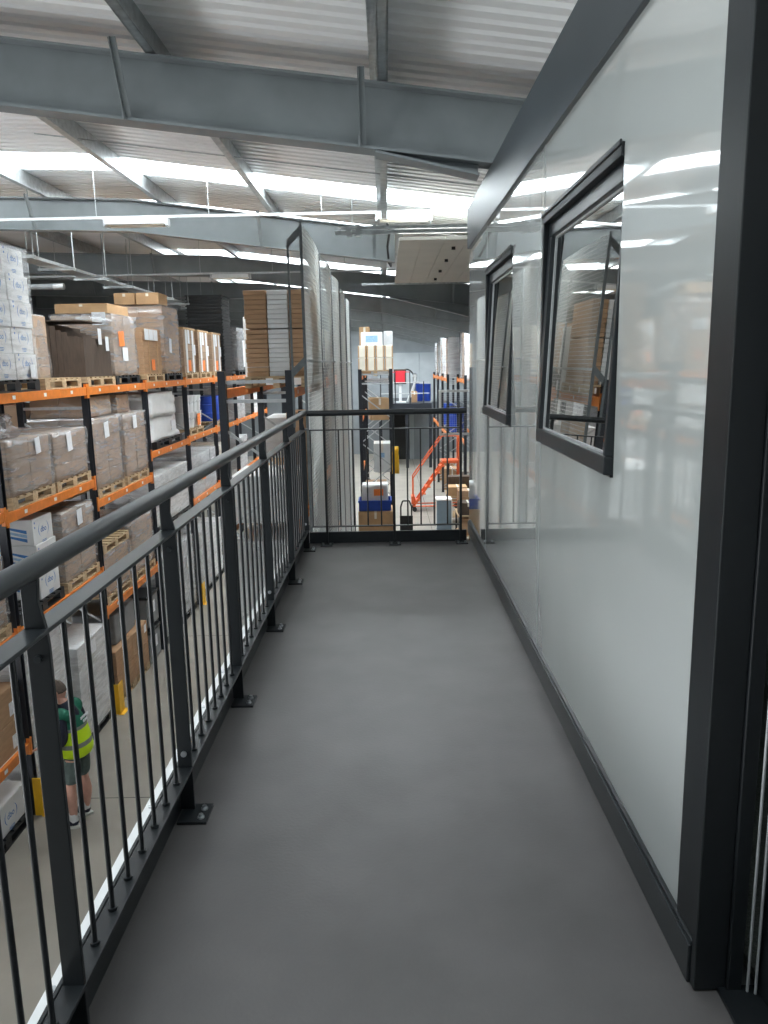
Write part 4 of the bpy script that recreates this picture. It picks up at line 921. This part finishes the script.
# local frame: +x is the way the person faces, +y their left, feet at z 0
PR = thing('person', 'person in a yellow and green hi vis vest and grey shorts facing the rack', 'person', (-3.735, 8.50, FZ), math.radians(176))
LH, RH = Vector((0, .095, .92)), Vector((0, -.095, .92))
LF, RFo = Vector((.045, .115, .08)), Vector((.03, -.165, .08))
parts_ = [chain([((0, 0, .86), .12, .15), ((0, 0, .97), .14, .17), ((0, 0, 1.12), .125, .155), ((.015, 0, 1.28), .13, .165), ((.02, 0, 1.42), .10, .14), ((.03, 0, 1.50), .058, .06), ((.06, 0, 1.60), .055, .058)])]
for sd_, Hp, K1, K2, F in ((1, LH, (.045, .115, .52), (.045, .12, .34), LF), (-1, RH, (.01, -.13, .52), (-.02, -.148, .34), RFo)):
    parts_.append(chain([(tuple(Hp), .095), (tuple((Vector(Hp)+Vector(K1))/2), .082), (K1, .063), (K2, .062), (tuple((Vector(K2)+F)/2), .052), (tuple(F), .042), (tuple(F+Vector((-.02, 0, -.03))), .04)]))
    parts_.append(chain([(tuple(F+Vector((-.03, 0, -.03))), .038), (tuple(F+Vector((.08, .012*sd_, -.035))), .038), (tuple(F+Vector((.15, .02*sd_, -.045))), .028)]))
parts_.append(chain([((.02, .10, 1.43), .07), ((.01, .19, 1.42), .062), ((-.02, .255, 1.15), .050), ((.19, .235, 1.05), .040), ((.25, .22, 1.05), .032), ((.31, .215, 1.045), .034), ((.34, .212, 1.043), .030)]))
parts_.append(chain([((.02, -.10, 1.43), .07), ((.01, -.19, 1.42), .062), ((-.01, -.25, 1.15), .050), ((.20, -.20, 1.07), .040), ((.26, -.18, 1.08), .032), ((.32, -.17, 1.08), .034), ((.35, -.165, 1.08), .030)]))
for s, hx in ((1, Vector((.31, .215, 1.045))), (-1, Vector((.32, -.17, 1.08)))):
    for k in range(4):
        a = hx+Vector((.01, s*(.026-.018*k), .0)); Ln = (.068, .078, .074, .058)[k]
        parts_.append(chain([(tuple(a), .010), (tuple(a+Vector((Ln*.5, 0, -.006))), .0092), (tuple(a+Vector((Ln*.85, 0, -.028))), .0086), (tuple(a+Vector((Ln*.95, 0, -.052))), .0078)]))
    a = hx+Vector((-.03, -s*.028, 0)); parts_.append(chain([(tuple(a), .013), (tuple(a+Vector((.03, -s*.03, -.005))), .0115), (tuple(a+Vector((.065, -s*.032, -.015))), .0095)]))
# head
hb = bmesh.new(); bmesh.ops.create_icosphere(hb, subdivisions=4, radius=1)
HC = Vector((.075, 0, 1.672))
for v in hb.verts:
    x, y, z = v.co
    jaw = max(0, -z); k = 1-.28*jaw
    fx = x*.098*(1.0 if x < 0 else 1.0-.05*jaw); v.co = Vector((fx+(.012*jaw if x > 0 else .006*jaw), y*.076*k, z*.118))
    if x > .6:                                           # face: brow, eye sockets, nose, mouth, chin
        nz = math.exp(-((y/.16)**2))*math.exp(-(((z+.10)/.20)**2)); v.co.x += .024*nz
        for s in (-1, 1): v.co.x -= .010*math.exp(-(((y-s*.42)/.20)**2)-((z-.06)/.13)**2)
        v.co.x += .006*math.exp(-((z-.22)/.10)**2)
        v.co.x -= .005*math.exp(-((y/.35)**2))*math.exp(-(((z+.46)/.05)**2))
        v.co.x += .008*math.exp(-((y/.3)**2))*math.exp(-(((z+.78)/.14)**2))
hm = bpy.data.meshes.new('head'); 
RT = Matrix.Rotation(math.radians(14), 4, 'Y')
for v in hb.verts: v.co = RT @ v.co + HC
hb.to_mesh(hm); hb.free(); parts_.append(hm)
for s in (-1, 1):
    eb = bmesh.new(); bmesh.ops.create_icosphere(eb, subdivisions=2, radius=1)
    for v in eb.verts: v.co = Vector((v.co.x*.020+HC.x-.008, v.co.y*.009+s*.076, v.co.z*.033+HC.z-.005))
    em = bpy.data.meshes.new('ear'); eb.to_mesh(em); eb.free(); parts_.append(em)
bm = bmesh.new()
for p in parts_: bm.from_mesh(p)
bmesh.ops.recalc_face_normals(bm, faces=bm.faces)
me = bpy.data.meshes.new('body'); bm.to_mesh(me); bm.free(); tmp = bpy.data.objects.new('tmp', me); col.objects.link(tmp)
rm = tmp.modifiers.new('r', 'REMESH'); rm.mode = 'VOXEL'; rm.voxel_size = .0065; rm.use_smooth_shade = True
sm_ = tmp.modifiers.new('s', 'SMOOTH'); sm_.factor = .5; sm_.iterations = 2
dg = bpy.context.evaluated_depsgraph_get(); bme = bpy.data.meshes.new_from_object(tmp.evaluated_get(dg)); bpy.data.objects.remove(tmp)
bme.materials.clear(); bme.materials.append(MT['skin']); link('body', bme, PR)
def garment(name, meshes, m):
    bm = bmesh.new()
    for p in meshes: bm.from_mesh(p)
    me = bpy.data.meshes.new(name); bm.to_mesh(me); bm.free(); t = bpy.data.objects.new('tmp', me); col.objects.link(t)
    r_ = t.modifiers.new('r', 'REMESH'); r_.mode = 'VOXEL'; r_.voxel_size = .011; r_.use_smooth_shade = True
    dg = bpy.context.evaluated_depsgraph_get(); out = bpy.data.meshes.new_from_object(t.evaluated_get(dg)); bpy.data.objects.remove(t)
    out.materials.clear(); out.materials.append(MT[m]); return link(name, out, PR)
garment('jumper', [skin_mesh('t', [((0, 0, 1.0), .152, .182), ((.015, 0, 1.28), .143, .178), ((.02, 0, 1.42), .118, .15), ((.03, 0, 1.50), .078, .080), ((.04, 0, 1.54), .070, .072)], [(0, 1), (1, 2), (2, 3), (3, 4)])] +
        [skin_mesh('a', [((.02, s*.10, 1.43), .085), ((.01, s*.195, 1.41), .080), ((-.02, s*.258, 1.15), .066), (((.16 if s > 0 else .17), s*(.238 if s > 0 else .208), 1.062), .054)], [(0, 1), (1, 2), (2, 3)]) for s in (-1, 1)], 'navy')
vs = garment('hi_vis_vest', [skin_mesh('v', [((-.01, 0, .84), .215, .250), ((-.01, 0, 1.02), .208, .245), ((.0, 0, 1.25), .190, .225), ((.015, 0, 1.40), .138, .17), ((.02, 0, 1.475), .088, .12)], [(0, 1), (1, 2), (2, 3), (3, 4)])] +
             [skin_mesh('c', [((.010, s*.08, 1.425), .112), ((.008, s*.16, 1.42), .112), ((.002, s*.21, 1.36), .108)], [(0, 1), (1, 2)]) for s in (-1, 1)], 'vest')
for k, z in enumerate((1.36, 1.31)):
    for q in range(5 if k == 0 else 3):
        MB().box(-.192, -.184, -.085+q*.038+(0 if k == 0 else .03), -.06+q*.038+(0 if k == 0 else .03), z-.014, z+.014).build('back_print', 'paper', vs)
garment('shorts', [skin_mesh('h', [((0, 0, 1.02), .165, .20), ((0, 0, .90), .17, .215), ((0, 0, .84), .14, .18)], [(0, 1), (1, 2)])] +
        [skin_mesh('l', [((0, s*.09, .90), .128), ((.014+.010*s, s*.108, .70), .108), ((.027+.018*s, s*.122, .53), .104)], [(0, 1), (1, 2)]) for s in (-1, 1)], 'shorts')
for s, F in ((1, LF), (-1, RFo)):
    MB().tube((F.x-.0, F.y, .07), (F.x+.012, F.y-.0, .17), .05, .056, n=14).build('sock', 'card_white', PR)
    sh = skin_mesh('shoe', [((F.x-.055, F.y-.004, .06), .050, .045), ((F.x+.02, F.y+.004, .065), .056, .052), ((F.x+.10, F.y+.014, .052), .050, .040), ((F.x+.165, F.y+.02, .042), .040, .030)], [(0, 1), (1, 2), (2, 3)]); sh.materials.clear(); sh.materials.append(MT['navy']); so = link('shoe', sh, PR)
    sl = skin_mesh('sole', [((F.x-.06, F.y-.004, .014), .054, .014), ((F.x+.02, F.y+.004, .014), .056, .014), ((F.x+.10, F.y+.014, .014), .056, .014), ((F.x+.17, F.y+.02, .014), .046, .014)], [(0, 1), (1, 2), (2, 3)])
    mb = MB(); n = 20; 
    ring = [(F.x+.055+.145*math.cos(t), F.y+.01+.054*math.sin(t)) for t in [2*PI*i/n for i in range(n)]]
    mb.add([(x, y, .002) for x, y in ring]+[(x, y, .030) for x, y in ring], [tuple(range(n)), tuple(range(n, 2*n))]+[(i, (i+1) % n, n+(i+1) % n, n+i) for i in range(n)]).build('sole', 'sole', so)
hb = bmesh.new(); bmesh.ops.create_icosphere(hb, subdivisions=4, radius=1)
dl_ = [v for v in hb.verts if not (v.co.z > .50 or (v.co.x < .15 and v.co.z > -.35 and not (abs(v.co.y) > .75 and v.co.z < .05 and v.co.x > -.25)))]
bmesh.ops.delete(hb, geom=dl_, context='VERTS')
for v in hb.verts: v.co = RT @ Vector((v.co.x*.1045, v.co.y*.0825, v.co.z*.1245)) + HC
for f in hb.faces: f.smooth = True
hm = bpy.data.meshes.new('hair'); hb.to_mesh(hm); hb.free(); hm.materials.append(MT['hair']); ho = link('hair', hm, PR)
sd = ho.modifiers.new('s', 'SOLIDIFY'); sd.thickness = .008
for s in (-1, 1):
    for nm, m_, rad, dx in (('eye', 'white_plastic', .011, .086), ('pupil', 'rubber', .0055, .0945)):
        eb = bmesh.new(); bmesh.ops.create_icosphere(eb, subdivisions=2, radius=rad)
        for v in eb.verts: v.co = RT @ (v.co+Vector((dx-.003, s*.032, .006))) + HC
        em = bpy.data.meshes.new(nm); eb.to_mesh(em); eb.free(); em.materials.append(MT[m_]); link(nm, em, PR)

# the person leans a little forward from the waist
def lean(o):
    if o.type == 'MESH':
        for v in o.data.vertices:
            if v.co.z > .9: v.co.x += .075*(v.co.z-.9)/.75
    for c in kids(o): lean(c)
lean(PR)
